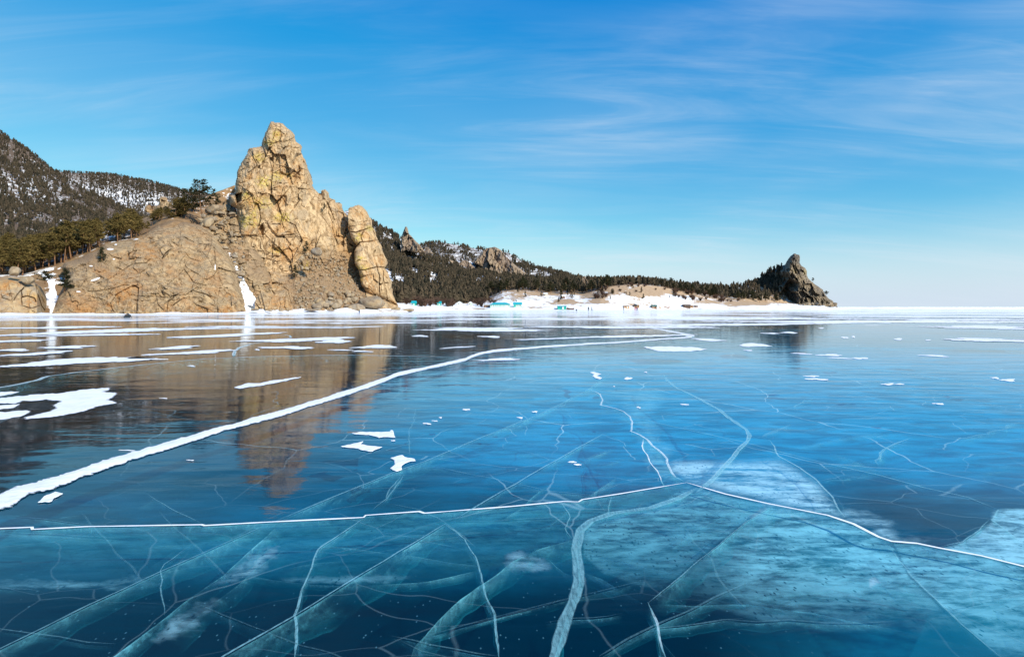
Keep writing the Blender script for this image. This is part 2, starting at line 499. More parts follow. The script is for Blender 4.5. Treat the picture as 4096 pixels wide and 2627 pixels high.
def blob(X, Y, cx, cy, rx, ry, rot=0.0):
    c, s = math.cos(rot), math.sin(rot)
    u = ((X - cx) * c + (Y - cy) * s) / rx; v = (-(X - cx) * s + (Y - cy) * c) / ry
    return np.clip(1 - np.sqrt(u * u + v * v), 0, 1) ** 0.8
def softpoly(X, Y, poly, soft):
    d = polydist(X, Y, poly, True)
    return np.where(inside(X, Y, poly), np.clip(d / soft, 0, 1), 0)

# dark water under the ice: near sheet carries local colour and a painted sky reflection, outer sheet reaches the horizon
px = np.arange(-1500, 5600, 25.0); py = np.concatenate((np.arange(1300, 1600, 20.0), np.arange(1600, 3100, 14.0)))
X, Y, V, Q = grid_plane(px, py, -0.55)
me = mesh_np('lake_water', V, Q)
wrp = 60 * (fbm(X / 160, Y / 60, oct=4, seed=3) - 0.5)
Xw, Yw = X + 2.5 * wrp, Y + wrp
murk = np.clip((Yw - 2150) / 260, 0, 1) * np.clip((3500 - Xw) / 700, 0, 1)
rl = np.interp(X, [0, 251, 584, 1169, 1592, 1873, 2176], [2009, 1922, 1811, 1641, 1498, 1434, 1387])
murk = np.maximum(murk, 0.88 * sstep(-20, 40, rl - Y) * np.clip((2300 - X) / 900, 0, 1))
murk = np.maximum(murk, 0.9 * blob(Xw, Yw, 2950, 2500, 420, 190, 0.1))
murk = np.maximum(murk, 0.7 * blob(Xw, Yw, 3560, 2040, 420, 160, 0.35))
murk = np.maximum(murk, 0.95 * blob(Xw, Yw, 2150, 2560, 420, 260))
teal = np.clip((Y - 1950) / 300, 0, 1) * 0.30
teal = np.maximum(teal, 0.75 * blob(Xw, Yw, 3400, 2330, 620, 200, 0.2))
teal = np.maximum(teal, 0.8 * blob(Xw, Yw, 3950, 2450, 420, 220, 0.3))
teal = np.maximum(teal, 0.55 * blob(Xw, Yw, 2500, 2240, 400, 140))
teal = np.maximum(teal, 0.60 * blob(Xw, Yw, 1330, 2310, 420, 45))
teal = np.maximum(teal, 0.45 * blob(Xw, Yw, 350, 2330, 500, 50))
bright = 0.9 * sstep(2120, 1750, Yw) * sstep(-30, 60, Y - rl) * np.clip((X - 1000) / 1300, 0.0, 1)  # blue of the reflected sky, painted into the water over the middle ice
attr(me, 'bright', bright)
murk = np.maximum(murk, 0.60 * np.clip((1700 - X) / 700, 0, 1) * sstep(2150, 1950, Yw))
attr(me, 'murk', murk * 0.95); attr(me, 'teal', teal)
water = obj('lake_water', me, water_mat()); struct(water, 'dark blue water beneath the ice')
ow = obj('lake_water', mesh_np('lake_water', [(-S, -60, -0.8), (S, -60, -0.8), (S, S, -0.8), (-S, S, -0.8)], [(0, 1, 2, 3)]), bpy.data.materials['deep_water'])
struct(ow, 'dark blue water of the open lake')

# milky bubble clouds frozen inside the ice
px = np.arange(-100, 4300, 9.0); py = np.arange(1560, 2720, 6.0)
X, Y, V, Q = grid_plane(px, py, -0.10)
me = mesh_np('bubble_cloud', V, Q)
wr = fbm(X / 120, Y / 45, oct=5, seed=9) - 0.5
wr2 = fbm(X / 90, Y / 40, oct=5, seed=29) - 0.5
Xw, Yw = X + 170 * wr, Y + 60 * wr2
cl = np.zeros(X.shape); wh = np.zeros(X.shape)
def addc(a, w):
    global cl, wh
    wh = np.where(a > cl, w, wh); cl = np.maximum(cl, a)
fb = lambda y0, y1: np.clip((y1 - (Y + 90 * wr2)) / (y1 - y0), 0, 1)
X1, Y1 = X + 14 * wr, Y + 9 * wr2       # fracture-bounded edges stay crisp
C1R = A9([(820, 37), (1000, 90), (1200, 135), (1480, 190), (1600, 230), (1720, 292), (1780, 312), (1900, 322), (2000, 343), (2200, 380), (2400, 430)])
C1L = A8([(0, 252), (400, 243), (945, 234), (1250, 222), (1705, 200), (1965, 172), (2400, 148)]) + A9([(240, 125), (330, 116), (500, 90), (820, 37)])
# everything on the near side of the white crack is milkier
addc(0.22 * softpoly(X1, Y1, [(-200, 2120)] + C1L + [(2640, 2330), (1700, 2420), (600, 2430), (-200, 2400)], 12) * fb(2080, 2330), 0.10)
addc(0.85 * softpoly(X1, Y1, [(2640, 1880), (2700, 1835), (2860, 1830), (3115, 1825), (3202, 1872), (3273, 1924), (3319, 1977), (3378, 2071), (3260, 2060), (3072, 2010), (2901, 1975), (2748, 1930)], 30) * np.clip((Y - 1800 + 60 * wr) / 70, 0, 1), 0.95)
addc(0.80 * softpoly(Xw, Yw, [(3200, 1990), (3420, 2030), (3600, 2120), (3740, 2180), (3560, 2175), (3413, 2100), (3290, 2065)], 40), 0.9)
addc(0.80 * softpoly(X1, Y1, C1R[2:7] + [(3640, 2300), (3760, 2420), (3900, 2560), (3700, 2560), (3400, 2520), (3000, 2480), (2800, 2420), (2640, 2370), (2816, 2224), (2986, 2088)], 10) * fb(2270, 2520) * np.clip(0.25 + (X - 2800 + 150 * wr) / 420, 0, 1), 0.38)
addc(0.72 * softpoly(X1, Y1, C1R[6:] + [(4300, 2330), (4300, 2700), (4090, 2690), (3993, 2627), (3839, 2489), (3711, 2378), (3626, 2292)], 10) * fb(2380, 2760), 0.40)
addc(0.52 * softpoly(X1, Y1, [(2330, 2130), (2364, 2083), (2449, 2053), (2602, 2032), (2748, 1935), (2901, 1978), (3072, 2016), (2986, 2086), (2816, 2222), (2640, 2368), (2420, 2300), (2330, 2220)], 10) * fb(2130, 2400), 0.30)
addc(0.85 * softpoly(X1, Y1, [(3967, 2036), (4096, 2030), (4300, 2030), (4300, 2300), (4096, 2262), (3754, 2193), (3856, 2164), (3967, 2083)], 10), 0.65)
addc(0.85 * blob(Xw, Yw, 3140, 2085, 190, 70, 0.5), 0.95)
addc(0.75 * blob(Xw, Yw, 3480, 2320, 180, 45, 0.35), 0.9)
addc(0.75 * blob(Xw, Yw, 2110, 2245, 130, 45, 0.1), 0.8)
addc(0.42 * blob(Xw, Yw, 1380, 2310, 280, 20, 0.0), 0.5)
addc(0.45 * blob(Xw, Yw, 300, 2335, 380, 26, 0.0), 0.5)
addc(0.70 * blob(Xw, Yw, 1010, 2260, 160, 40, -0.5), 0.8)
addc(0.60 * blob(Xw, Yw, 760, 2480, 160, 40, -0.6), 0.8)
addc(0.36 * softpoly(Xw, Yw, [(2480, 1700), (2520, 1640), (2420, 1560), (2450, 1480), (2650, 1480), (2640, 1700), (2700, 1840), (2600, 1900), (2560, 1780)], 60), 0.5)
addc(0.45 * softpoly(X1, Y1, [(2570, 1760), (2590, 1765), (2640, 1810), (2680, 1870), (2740, 1925), (2650, 1925), (2595, 1850), (2565, 1785)], 8), 0.4)
attr(me, 'cloud', cl); attr(me, 'white', wh)
obj('bubble_cloud', me, cloud_mat(), lake)

SHEET = sheet_mat(); LINE = line_mat()
def gz(p): return G(p[0], p[1])
def resample(W, step):
    out = []
    for a, b in zip(W[:-1], W[1:]):
        n = max(1, int(np.linalg.norm(b - a) / step(np.linalg.norm(a[:2]))))
        for i in range(n): out.append(a + (b - a) * i / n)
    out.append(W[-1]); return np.array(out)
def crack(pts, width, alpha, depth, tilt, k, jag=0.0, seed=1, taper=True):
    """a fracture: frosted line on the surface and the fracture face hanging below it"""
    W = [gz(p) for p in pts]
    W = resample(W, lambda d: max(0.03, d * 0.012))
    n = len(W); r = np.random.default_rng(seed)
    s = np.concatenate(([0], np.cumsum(np.linalg.norm(np.diff(W, axis=0), axis=1))))
    tang = np.gradient(W, axis=0); tang /= np.linalg.norm(tang, axis=1)[:, None] + 1e-9
    nor = np.stack((-tang[:, 1], tang[:, 0], np.zeros(n)), 1)
    dist = np.linalg.norm(W[:, :2], axis=1)
    j = (fbm(s * 3.0, s * 0 + seed, oct=4, seed=seed) - 0.5) * 2 * jag * (0.35 + 0.1 * dist)
    W = W + nor * j[:, None]
    tp = np.minimum(1, np.minimum(np.arange(n), np.arange(n)[::-1]) / max(3, n * 0.06)) if taper else np.ones(n)
    wv = 0.5 * width * (0.55 + 0.9 * fbm(s * 5, s * 0, oct=3, seed=seed + 5)) * (0.25 + 0.75 * tp)
    top = None
    if width > 0:
        prof = ((-1.0, 1.0), (1.0, 1.0)) if alpha >= 1 else ((-1.0, 0.0), (-0.78, 0.95), (-0.3, 0.7), (0.3, 0.8), (0.78, 1.0), (1.0, 0.0)) if width > 0.018 else ((-1.0, 1.0), (1.0, 1.0))
        wv = wv * (1.25 if len(prof) > 2 else 1.0)
        Vv = np.concatenate([W + nor * (wv * q)[:, None] for q, _ in prof]); Vv[:, 2] = 0.003 + 0.0007 * (seed % 7)
        idx = np.arange(len(prof) * n).reshape(len(prof), n)
        me = mesh_np('crack', Vv, np.stack((idx[:-1, :-1], idx[:-1, 1:], idx[1:, 1:], idx[1:, :-1]), -1).reshape(-1, 4))
        attr(me, 'k', np.concatenate([alpha * e * (0.4 + 0.6 * tp) for _, e in prof]))
        top = obj('crack', me, LINE, lake)
    if depth > 0:
        rows = 7
        dz = depth * (0.35 + 1.3 * fbm(s * 1.6, s * 0, oct=5, seed=seed + 9, gain=0.65))
        Vv = []; vv = []; kk = []
        for q in range(rows):
            t = q / (rows - 1)
            R = W.copy()
            wv2 = (fbm(s * 4, s * 0 + t * 3, oct=3, seed=seed + 2) - 0.5) * 0.06 * t
            R[:, 0] += tilt[0] * dz * t + nor[:, 0] * wv2; R[:, 1] += tilt[1] * dz * t + nor[:, 1] * wv2; R[:, 2] = -0.004 - 0.0006 * (seed % 9) - dz * t
            R[:, 2] = np.maximum(R[:, 2], -0.53)
            Vv.append(R); vv.append(np.full(n, t)); kk.append(k * tp * (0.45 + 1.1 * fbm(s * 1.3, s * 0, oct=3, seed=seed + 13)))
        idx = np.arange(rows * n).reshape(rows, n)
        Qd = np.stack((idx[:-1, :-1], idx[1:, :-1], idx[1:, 1:], idx[:-1, 1:]), -1).reshape(-1, 4)
        me = mesh_np('fracture_sheet', np.concatenate(Vv), Qd, True)
        attr(me, 'v', np.concatenate(vv)); attr(me, 'k', np.concatenate(kk))
        obj('fracture_sheet', me, SHEET, top if top is not None else lake)

J = (2746, 1931)
C = [
 # the white crack crossing the foreground
 ([(-300, 2122)] + A8([(0, 252), (150, 246), (152, 256), (400, 243), (945, 234), (960, 238), (1250, 222), (1705, 200), (1715, 190), (1965, 172), (1990, 180), (2400, 148)]) + A9([(240, 125), (312, 127), (330, 116), (500, 90)]) + [J], 0.024, 2.0, 0.10, (0.1, 0), 0.45, 0.0),
 ([J] + A9([(1000, 90), (1200, 135), (1480, 190), (1600, 230), (1720, 292), (1780, 312), (1900, 322), (2000, 343), (2200, 380), (2400, 430)]) + [(4400, 2330)], 0.024, 2.0, 0.12, (0, 0), 0.35, 0.0),
 (A6([(1800, 610), (1885, 645), (1895, 680), (1890, 720), (1990, 745), (2045, 765), (2085, 800), (2100, 840), (2090, 900), (2150, 925), (2200, 955), (2240, 1000), (2290, 1040), (2345, 1090), (2360, 1150)]) + A7([(0, 1215)]) + [J], 0.022, 0.95, 0.10, (0.2, 0), 0.4, 0.02),
 (A6([(2190, 948), (2175, 955), (2165, 1000), (2205, 1060), (2215, 1110), (2270, 1170), (2300, 1240), (2325, 1275)]), 0.013, 0.9, 0.08, (0.8, 0), 0.6, 0.02),
 # thin far cracks
 ([(-200, 1590)] + A5([(0, 600), (130, 575), (250, 550), (330, 520), (600, 485), (1000, 440), (1400, 402), (1800, 385), (2396, 375)]) + A6([(400, 380), (1000, 392)]) , 0.09, 0.9, 0.4, (0, 0), 0.5, 0.02),
 (A5([(1600, 390), (1605, 350), (1640, 325), (1720, 300), (1850, 280), (1990, 258), (1985, 243), (1900, 232)]), 0.10, 0.9, 0, (0, 0), 0, 0.02),
 (A6([(1000, 392), (1500, 398), (2000, 405), (2396, 410)]) + A7([(700, 405), (1100, 440), (1700, 520), (2389, 640)]), 0.10, 0.35, 0.4, (0, 0), 0.35, 0.02),
 # long straight fractures running inwards
 ([(-260, 2720)] + A8([(0, 815), (420, 610), (760, 450), (1250, 235)]), 0.012, 0.35, 0.30, (0.35, 0.1), 0.65, 0.012),
 (A8([(1250, 235)]) + A6([(0, 1375), (450, 1190), (700, 1100), (1100, 930), (1500, 770), (1800, 615), (1960, 500)]), 0.020, 0.45, 0.32, (0.35, 0.1), 0.60, 0.012),
 ([(800, 2700)] + A8([(1050, 852), (1370, 670), (1660, 490), (2090, 230)]), 0.010, 0.5, 0.40, (0.5, 0.1), 0.55, 0.012),
 (A6([(900, 1495), (1020, 1425), (1250, 1290), (1550, 1115), (1900, 920)]), 0.016, 0.5, 0.20, (0.3, 0), 0.40, 0.012),
 ([(390, 2690)] + A8([(520, 852), (870, 590), (1050, 465), (1240, 290), (1290, 240)]), 0.0, 0.0, 0.26, (1.1, 0.2), 0.95, 0.02),
 (A8([(1395, 870), (1390, 790), (1375, 660), (1400, 600), (1440, 470), (1490, 350), (1600, 270), (1690, 205)]), 0.012, 0.5, 0.20, (0.15, 0.1), 0.75, 0.05),
 (A8([(2335, 870), (2330, 780), (2310, 640), (2270, 500), (2240, 380), (2180, 300), (2080, 230)]), 0.010, 0.45, 0.20, (-0.3, 0), 0.8, 0.05),
 (A8([(1925, 880), (1950, 800), (2010, 730), (2150, 580), (2400, 400)]) + A9([(120, 345), (300, 295)]), 0.0, 0.0, 0.33, (1.0, 0.3), 0.60, 0.03),
 (A8([(1490, 350), (1400, 320), (1240, 290)]), 0.0, 0.0, 0.15, (0, 0.4), 0.5, 0.03),
 (A8([(770, 660), (768, 580), (755, 450), (770, 420), (900, 330)]), 0.007, 0.35, 0.10, (0, 0.2), 0.5, 0.04),
 (A8([(1080, 455), (1250, 480), (1450, 510), (1650, 520), (2000, 495), (2250, 440)]), 0.0, 0.0, 0.12, (0.2, -0.4), 0.5, 0.03),
 (A8([(680, 80), (740, 120), (850, 180), (955, 232)]), 0.008, 0.25, 0.10, (0, 0), 0.3, 0.02),
 (A8([(1750, 165), (1810, 110), (1850, 50), (1890, 0)]), 0.010, 0.35, 0.12, (0.3, 0), 0.45, 0.04),
 (A8([(1810, 132), (1950, 160), (2050, 200), (2180, 290), (2230, 340)]), 0.008, 0.2, 0.14, (0, 0.2), 0.45, 0.03),
 # the pale healed crack curving to the viewer and back to the far shore
 ([(2200, 2720)] + A9([(200, 852), (250, 680), (290, 590), (315, 500), (310, 430), (300, 350), (320, 260), (370, 215), (470, 180), (650, 155), (780, 110), (870, 60)]), 0.052, 0.52, 0.10, (0.4, 0), 1.0, 0.006),
 (A7([(150, 1320), (240, 1250), (370, 1110), (440, 1020), (500, 960), (512, 930), (490, 890), (400, 830), (300, 750), (150, 670), (0, 595), (-60, 545), (-80, 510)]), 0.05, 0.60, 0.14, (0.5, 0), 0.45, 0.012),
 (A7([(512, 945), (600, 940), (720, 885), (800, 850)]), 0.05, 0.25, 0.2, (0.5, 0), 0.3, 0.02),
 # fractures of the right foreground
 (A9([(725, 880), (720, 852), (690, 780), (670, 700), (640, 600)]), 0.012, 0.6, 0.16, (-0.3, 0), 0.8, 0.03),
 (A9([(640, 600), (700, 545), (900, 380), (1100, 220), (1230, 145)]), 0.008, 0.35, 0.28, (0.9, 0), 0.65, 0.02),
 (A9([(340, 450), (420, 480), (520, 550), (640, 605)]), 0.0, 0.0, 0.22, (-0.6, -0.1), 0.75, 0.04),
 (A9([(2320, 880), (2280, 852), (2100, 690), (1950, 560), (1850, 460), (1780, 340)]), 0.010, 0.3, 0.22, (-0.7, 0), 0.30, 0.03),
 (A9([(640, 600), (800, 605), (1100, 590), (1400, 640), (1700, 700), (2000, 770), (2200, 800)]), 0.0, 0.0, 0.10, (0.3, -0.3), 0.55, 0.05),
 (A9([(450, 220), (455, 150), (470, 95)]), 0.010, 0.3, 0.13, (0.4, 0), 0.6, 0.02),
 (A9([(240, 125), (260, 200), (250, 250), (280, 300)]), 0.008, 0.4, 0.10, (0.2, 0), 0.6, 0.04),
 (A9([(0, 345), (60, 345), (150, 380), (250, 450), (310, 480)]), 0.0, 0.0, 0.20, (0.2, -0.2), 0.65, 0.05),
 (A9([(2240, 210), (2120, 315), (2000, 345)]), 0.010, 0.45, 0.08, (0.4, 0), 0.6, 0.03),
 (A9([(2400, 160), (2270, 160), (2240, 210), (2300, 250), (2400, 330)]), 0.010, 0.4, 0.15, (0.3, 0), 0.7, 0.03),
 (A7([(640, 955), (680, 1000), (710, 1070), (860, 1150), (980, 1240), (1060, 1330), (1110, 1420), (1160, 1490)]), 0.016, 0.55, 0.16, (-0.7, 0), 0.65, 0.02),
 (A7([(-300, 800), (0, 870), (460, 970), (700, 1035), (1000, 1110), (1400, 1200), (1700, 1285), (2000, 1350), (2200, 1430)]), 0.020, 0.40, 0.22, (0, -0.1), 0.35, 0.01),
 (A7([(1395, 1130), (1370, 1100), (1400, 1060), (1500, 990), (1620, 945)]), 0.022, 0.45, 0.22, (0.8, 0.2), 0.7, 0.04),
 (A7([(0, 985), (300, 1000), (700, 1080), (1000, 1140), (1370, 1110)]), 0.012, 0.2, 0.18, (0, 0), 0.3, 0.03),
 (A7([(1900, 960), (2150, 910), (2389, 840)]), 0.03, 0.25, 0.3, (0.2, 0), 0.5, 0.06),
 (A7([(820, 750), (850, 710), (940, 670)]), 0.03, 0.35, 0.2, (0.4, 0), 0.4, 0.05),
 (A7([(0, 520), (180, 570)]), 0.05, 0.25, 0.3, (0, 0), 0.2, 0.02),
 (A7([(850, 420), (1200, 520), (1500, 590), (1900, 660), (2389, 760)]), 0.04, 0.30, 0.5, (0, 0), 0.22, 0.02),
 (A6([(1240, 1062), (1480, 1055), (1600, 1070)]), 0.010, 0.25, 0.1, (0, 0), 0.4, 0.02),
 (A6([(1740, 1120), (1870, 1130), (2000, 1105), (2110, 1080)]), 0.010, 0.2, 0.2, (0.2, 0), 0.6, 0.02),
 (A6([(1740, 1115), (1850, 1060), (1990, 1010)]), 0.010, 0.2, 0.2, (0.4, 0), 0.45, 0.02),
 (A6([(580, 1140), (800, 1155), (1000, 1195), (1300, 1260), (1560, 1310), (1850, 1340)]), 0.010, 0.25, 0.16, (0, 0), 0.55, 0.03),
 (A6([(590, 1060), (580, 960), (590, 850), (625, 740)]), 0.012, 0.25, 0.12, (0.2, 0), 0.3, 0.03),
 (A6([(400, 1385), (440, 1310), (520, 1200)]), 0.012, 0.35, 0.15, (0.4, 0), 0.5, 0.04),
 (A6([(1900, 465), (2100, 430), (2396, 480)]), 0.04, 0.2, 0.3, (0, 0), 0.25, 0.05),
 (A6([(1220, 610), (1310, 580), (1345, 565)]), 0.03, 0.25, 0.2, (0, 0), 0.25, 0.05),
 (A5([(800, 720), (1050, 770), (1420, 840)]), 0.02, 0.15, 0.3, (0, 0), 0.25, 0.02),
]
for i, (pts, w, al, dep, tilt, k, jag) in enumerate(C):
    if i > 5:
        al *= 1.15; k *= 0.66; dep *= 0.30
    crack(pts, w, al, dep, tilt, k, jag, seed=i + 3)

rw = random.Random(21)
for i in range(70):
    x, y = rw.uniform(-200, 4300), 1480 + 1150 * rw.random() ** 1.3
    if x < 1500 and y < 2050 - 0.32 * x: continue
    a = rw.choice([-0.45, -0.35, 0.28, 0.12, -0.15, 0.5, -0.9, 1.2]) + rw.uniform(-0.15, 0.15)
    Ln = rw.uniform(120, 700) * (0.5 + (y - 1400) / 1200)
    pts = []
    for k in range(6):
        t = k / 5
        pts.append((x + Ln * t * math.cos(a) + rw.uniform(-1, 1) * Ln * 0.02, max(1440, y + Ln * t * math.sin(a) * 0.5 + rw.uniform(-1, 1) * Ln * 0.012)))
    crack(pts, rw.choice([0, 0.006, 0.008, 0.012]), rw.uniform(0.08, 0.22), rw.uniform(0.02, 0.09), (rw.uniform(-0.8, 0.8), rw.uniform(-0.2, 0.3)), rw.uniform(0.12, 0.38), rw.choice([0.004, 0.01, 0.02]), seed=200 + i)

# ------------------------------------------------------------------ snow lying on the ice
def snow_sheet(name, poly, th, seed, z0=0.006, amp=2.0, sub=14, parent=None):
    """thin drift with a ragged, rounded edge"""
    pts = wob(poly, amp, sub, seed, True)
    W = np.array([G(p[0], p[1]) for p in pts])
    c = W.mean(0)
    # push every edge point outwards or inwards along its own normal, so hooks and tails stay thin
    n = len(W)
    tg = np.roll(W, -1, 0) - np.roll(W, 1, 0); nr = np.stack((tg[:, 1], -tg[:, 0], 0 * tg[:, 0]), 1); nr /= np.linalg.norm(nr, axis=1)[:, None] + 1e-9
    area = 0.5 * np.sum(W[:, 0] * np.roll(W[:, 1], -1) - np.roll(W[:, 0], -1) * W[:, 1])
    if area < 0: nr = -nr
    ins = min(math.sqrt(abs(area)) * 0.05, 0.35)
    rings = [W + nr * ins * 0.9, W + nr * ins * 0.1, W - nr * ins * 0.25]
    zs = (0.001, th * 0.5, th); ks = (0.0, 0.58, 1.1)
    bm = bmesh.new(); lay = bm.verts.layers.float.new('k'); vr = []
    for ring, z, kk in zip(rings, zs, ks):
        row = []
        for p in ring:
            v = bm.verts.new((p[0], p[1], z0 + z)); v[lay] = kk; row.append(v)
        vr.append(row)
    for a, b in zip(vr[:-1], vr[1:]):
        for i in range(n): bm.faces.new((a[i], a[(i + 1) % n], b[(i + 1) % n], b[i]))
    f = bm.faces.new(vr[-1])
    bmesh.ops.triangulate(bm, faces=[f])
    for f in bm.faces:
        f.normal_update()
        if f.normal.z < 0: f.normal_flip()
    return obj(name, bm, THIN, parent)
def lens(cx, cy, rx, ry, seed, slant=0.0, n=26):
    r = random.Random(seed); out = []
    ph = [r.uniform(0, 6.3) for _ in range(4)]
    for i in range(n):
        a = i / n * 2 * math.pi
        q = 1 + 0.22 * math.sin(2 * a + ph[0]) + 0.18 * math.sin(3 * a + ph[1]) + 0.15 * math.sin(5 * a + ph[2]) + r.uniform(-0.12, 0.12)
        x = math.cos(a) * rx * q
        y = math.sin(a) * ry * q * (0.75 + 0.25 * math.cos(a))
        out.append((cx + x, cy + y + slant * x))
    return out

patches = [
 ('big ragged snow patch with torn right edge on dark ice', A5([(-60, 680), (230, 650), (420, 640), (570, 615), (740, 603), (735, 620), (680, 630), (790, 640), (760, 670), (720, 685), (790, 705), (640, 735), (560, 765), (400, 795), (190, 815), (180, 805), (330, 770), (400, 745), (380, 720), (430, 695), (330, 680), (230, 690), (150, 690), (100, 710), (-60, 705)])),
 ('thin snow tongue just above the big ragged snow patch', A5([(-60, 638), (60, 630), (130, 630), (80, 645), (-60, 668)])),
 ('narrow snow tongue tucked into the big ragged patch', A5([(-60, 728), (135, 715), (90, 740), (-60, 755)])),
 ('broad snow tongue just below the big ragged snow patch', A5([(-60, 775), (60, 768), (180, 758), (205, 765), (150, 795), (-60, 832)])),
 ('long slender snow drift on brown reflection above the snow-filled crack', A5([(1605, 600), (1700, 570), (1780, 572), (1850, 555), (2060, 528), (1960, 555), (1850, 575), (1760, 590), (1640, 608)])),
 ('small snow scrap touching the widest end of the snow-filled crack', A5([(260, 1390), (300, 1350), (380, 1318), (430, 1330), (370, 1360), (350, 1385)])),
 ('wedge of snow with a squared end on blue ice', A6([(185, 915), (260, 905), (380, 908), (445, 905), (450, 893), (463, 895), (480, 945), (400, 940), (370, 945), (300, 925), (210, 922)])),
 ('swallow-tailed snow patch beside the wedge of snow', A6([(110, 1005), (260, 972), (240, 990), (290, 1000), (390, 1010), (320, 1040), (250, 1030), (230, 1018), (120, 1008)])),
 ('boot-shaped snow patch beside a long straight fracture', A6([(450, 1085), (530, 1065), (545, 1078), (610, 1090), (618, 1105), (560, 1115), (520, 1140), (525, 1165), (490, 1178), (448, 1155), (480, 1130), (475, 1100)])),
 ('wide oval snow patch beyond the snow-filled crack', A6([(2185, 322), (2300, 318), (2420, 320), (2530, 325), (2610, 335), (2560, 347), (2450, 352), (2340, 352), (2280, 350), (2230, 335)])),
 ('smooth snow mound with flat tail near the dark headland reflection', A7([(440, 312), (470, 300), (540, 296), (600, 302), (665, 316), (580, 318), (480, 320)])),
 ('crooked double snow scrap where the zigzag crack starts', A6([(1815, 497), (1840, 493), (1870, 502), (1890, 508), (1860, 518), (1895, 535), (1880, 545), (1850, 535), (1832, 520), (1845, 512)])),
]
for i, (lab, poly) in enumerate(patches):
    tag(snow_sheet('snow_patch', poly, 0.006, 100 + i, amp=1.6, sub=12), lab, 'snow patch')
flecks = A6([(965, 752, 26, 6), (1435, 767, 16, 6), (1335, 808, 18, 6), (695, 848, 25, 6), (750, 830, 17, 3), (790, 808, 8, 7), (465, 966, 13, 5), (2075, 538, 30, 9), (2195, 495, 8, 5), (2145, 737, 12, 6), (1690, 1112, 26, 6), (1725, 1130, 26, 6), (1978, 593, 6, 3)]) + \
    A7([(1060, 378, 90, 7), (1120, 398, 65, 5), (1265, 400, 50, 8), (860, 367, 60, 5), (650, 228, 60, 5), (780, 223, 60, 6), (1770, 382, 80, 7), (930, 523, 45, 6), (960, 543, 65, 7), (2190, 535, 30, 6), (2275, 550, 60, 8), (1455, 578, 40, 7), (1535, 577, 30, 4), (1160, 257, 22, 7), (1220, 252, 12, 7), (1525, 268, 30, 7), (65, 717, 30, 4), (1800, 712, 40, 5), (230, 272, 110, 8), (1000, 192, 14, 6), (1730, 275, 18, 4), (500, 345, 30, 4)]) + \
    A5([(1120, 674, 24, 3), (1310, 452, 22, 5), (870, 1032, 45, 3), (1300, 1100, 20, 3), (1760, 340, 14, 6)])
for i, (x, y, rx, ry) in enumerate(flecks):
    s = 0.5843
    ry2 = ry * s
    o = snow_sheet('snow_fleck', lens(x, y, rx * s, max(ry2, 1.8), 300 + i, 0.04), 0.005, 300 + i, amp=0.3, sub=8)
    lab, grp = (('small white snow fleck on the clear blue ice near the zigzag crack', 'snow flecks near the zigzag crack') if i < 13 else ('small flat snow fleck on the open ice before the dark headland', 'snow flecks before the headland') if i < 35 else ('tiny snow fleck on ice that mirrors the brown rocks', 'snow flecks on the rock reflection'))
    tag(o, lab, 'snow patch', grp)
streaks = A5([(500, 425, 560, 20, -0.062), (1300, 362, 330, 9, -0.05), (720, 215, 700, 14, -0.03), (1500, 245, 300, 12, -0.05), (2000, 275, 330, 14, -0.02), (1960, 327, 150, 11, 0), (1200, 328, 160, 10, -0.07), (200, 372, 260, 10, -0.05), (450, 325, 170, 10, -0.02), (90, 345, 120, 8, 0), (100, 282, 260, 6, -0.02), (1050, 408, 70, 4, 0), (2330, 343, 70, 4, 0), (1800, 185, 500, 8, 0), (300, 190, 420, 8, -0.01), (600, 240, 340, 8, -0.02)]) + \
    A6([(1180, 410, 150, 8, -0.05), (1060, 203, 420, 14, 0.0), (340, 322, 140, 12, -0.05), (60, 285, 110, 14, 0), (250, 353, 60, 5, 0), (1900, 255, 500, 8, -0.03), (2000, 187, 560, 9, 0), (1130, 252, 70, 7, 0), (900, 325, 90, 4, -0.06), (650, 247, 60, 5, 0)]) + \
    A7([(600, 165, 900, 9, -0.02), (1300, 150, 1000, 10, -0.005), (2080, 187, 420, 11, 0.01), (2150, 275, 330, 11, 0.03), (450, 130, 700, 8, -0.01), (1800, 135, 700, 7, 0.0), (1500, 118, 500, 5, 0), (2300, 118, 200, 5, 0)])
for i, (x, y, rx, ry, sl) in enumerate(streaks):
    s = 0.5843
    o = snow_sheet('snow_streak', lens(x, y, rx * s, ry * s, 500 + i, sl, 60), 0.008, 500 + i, amp=0.9, sub=10, z0=0.010 + 0.0005 * (i % 12))
    lab, grp = (('long low snow drift on the ice in front of the rock dome and crag', 'snow drifts before the rock dome') if i < 16 else ('low snow drift on the ice in front of the wooded hillside and huts', 'snow drifts before the wooded hillside') if i < 26 else ('long white snow drift on the open ice around the headland reflection', 'snow drifts before the headland'))
    tag(o, lab, 'snow drift', grp)

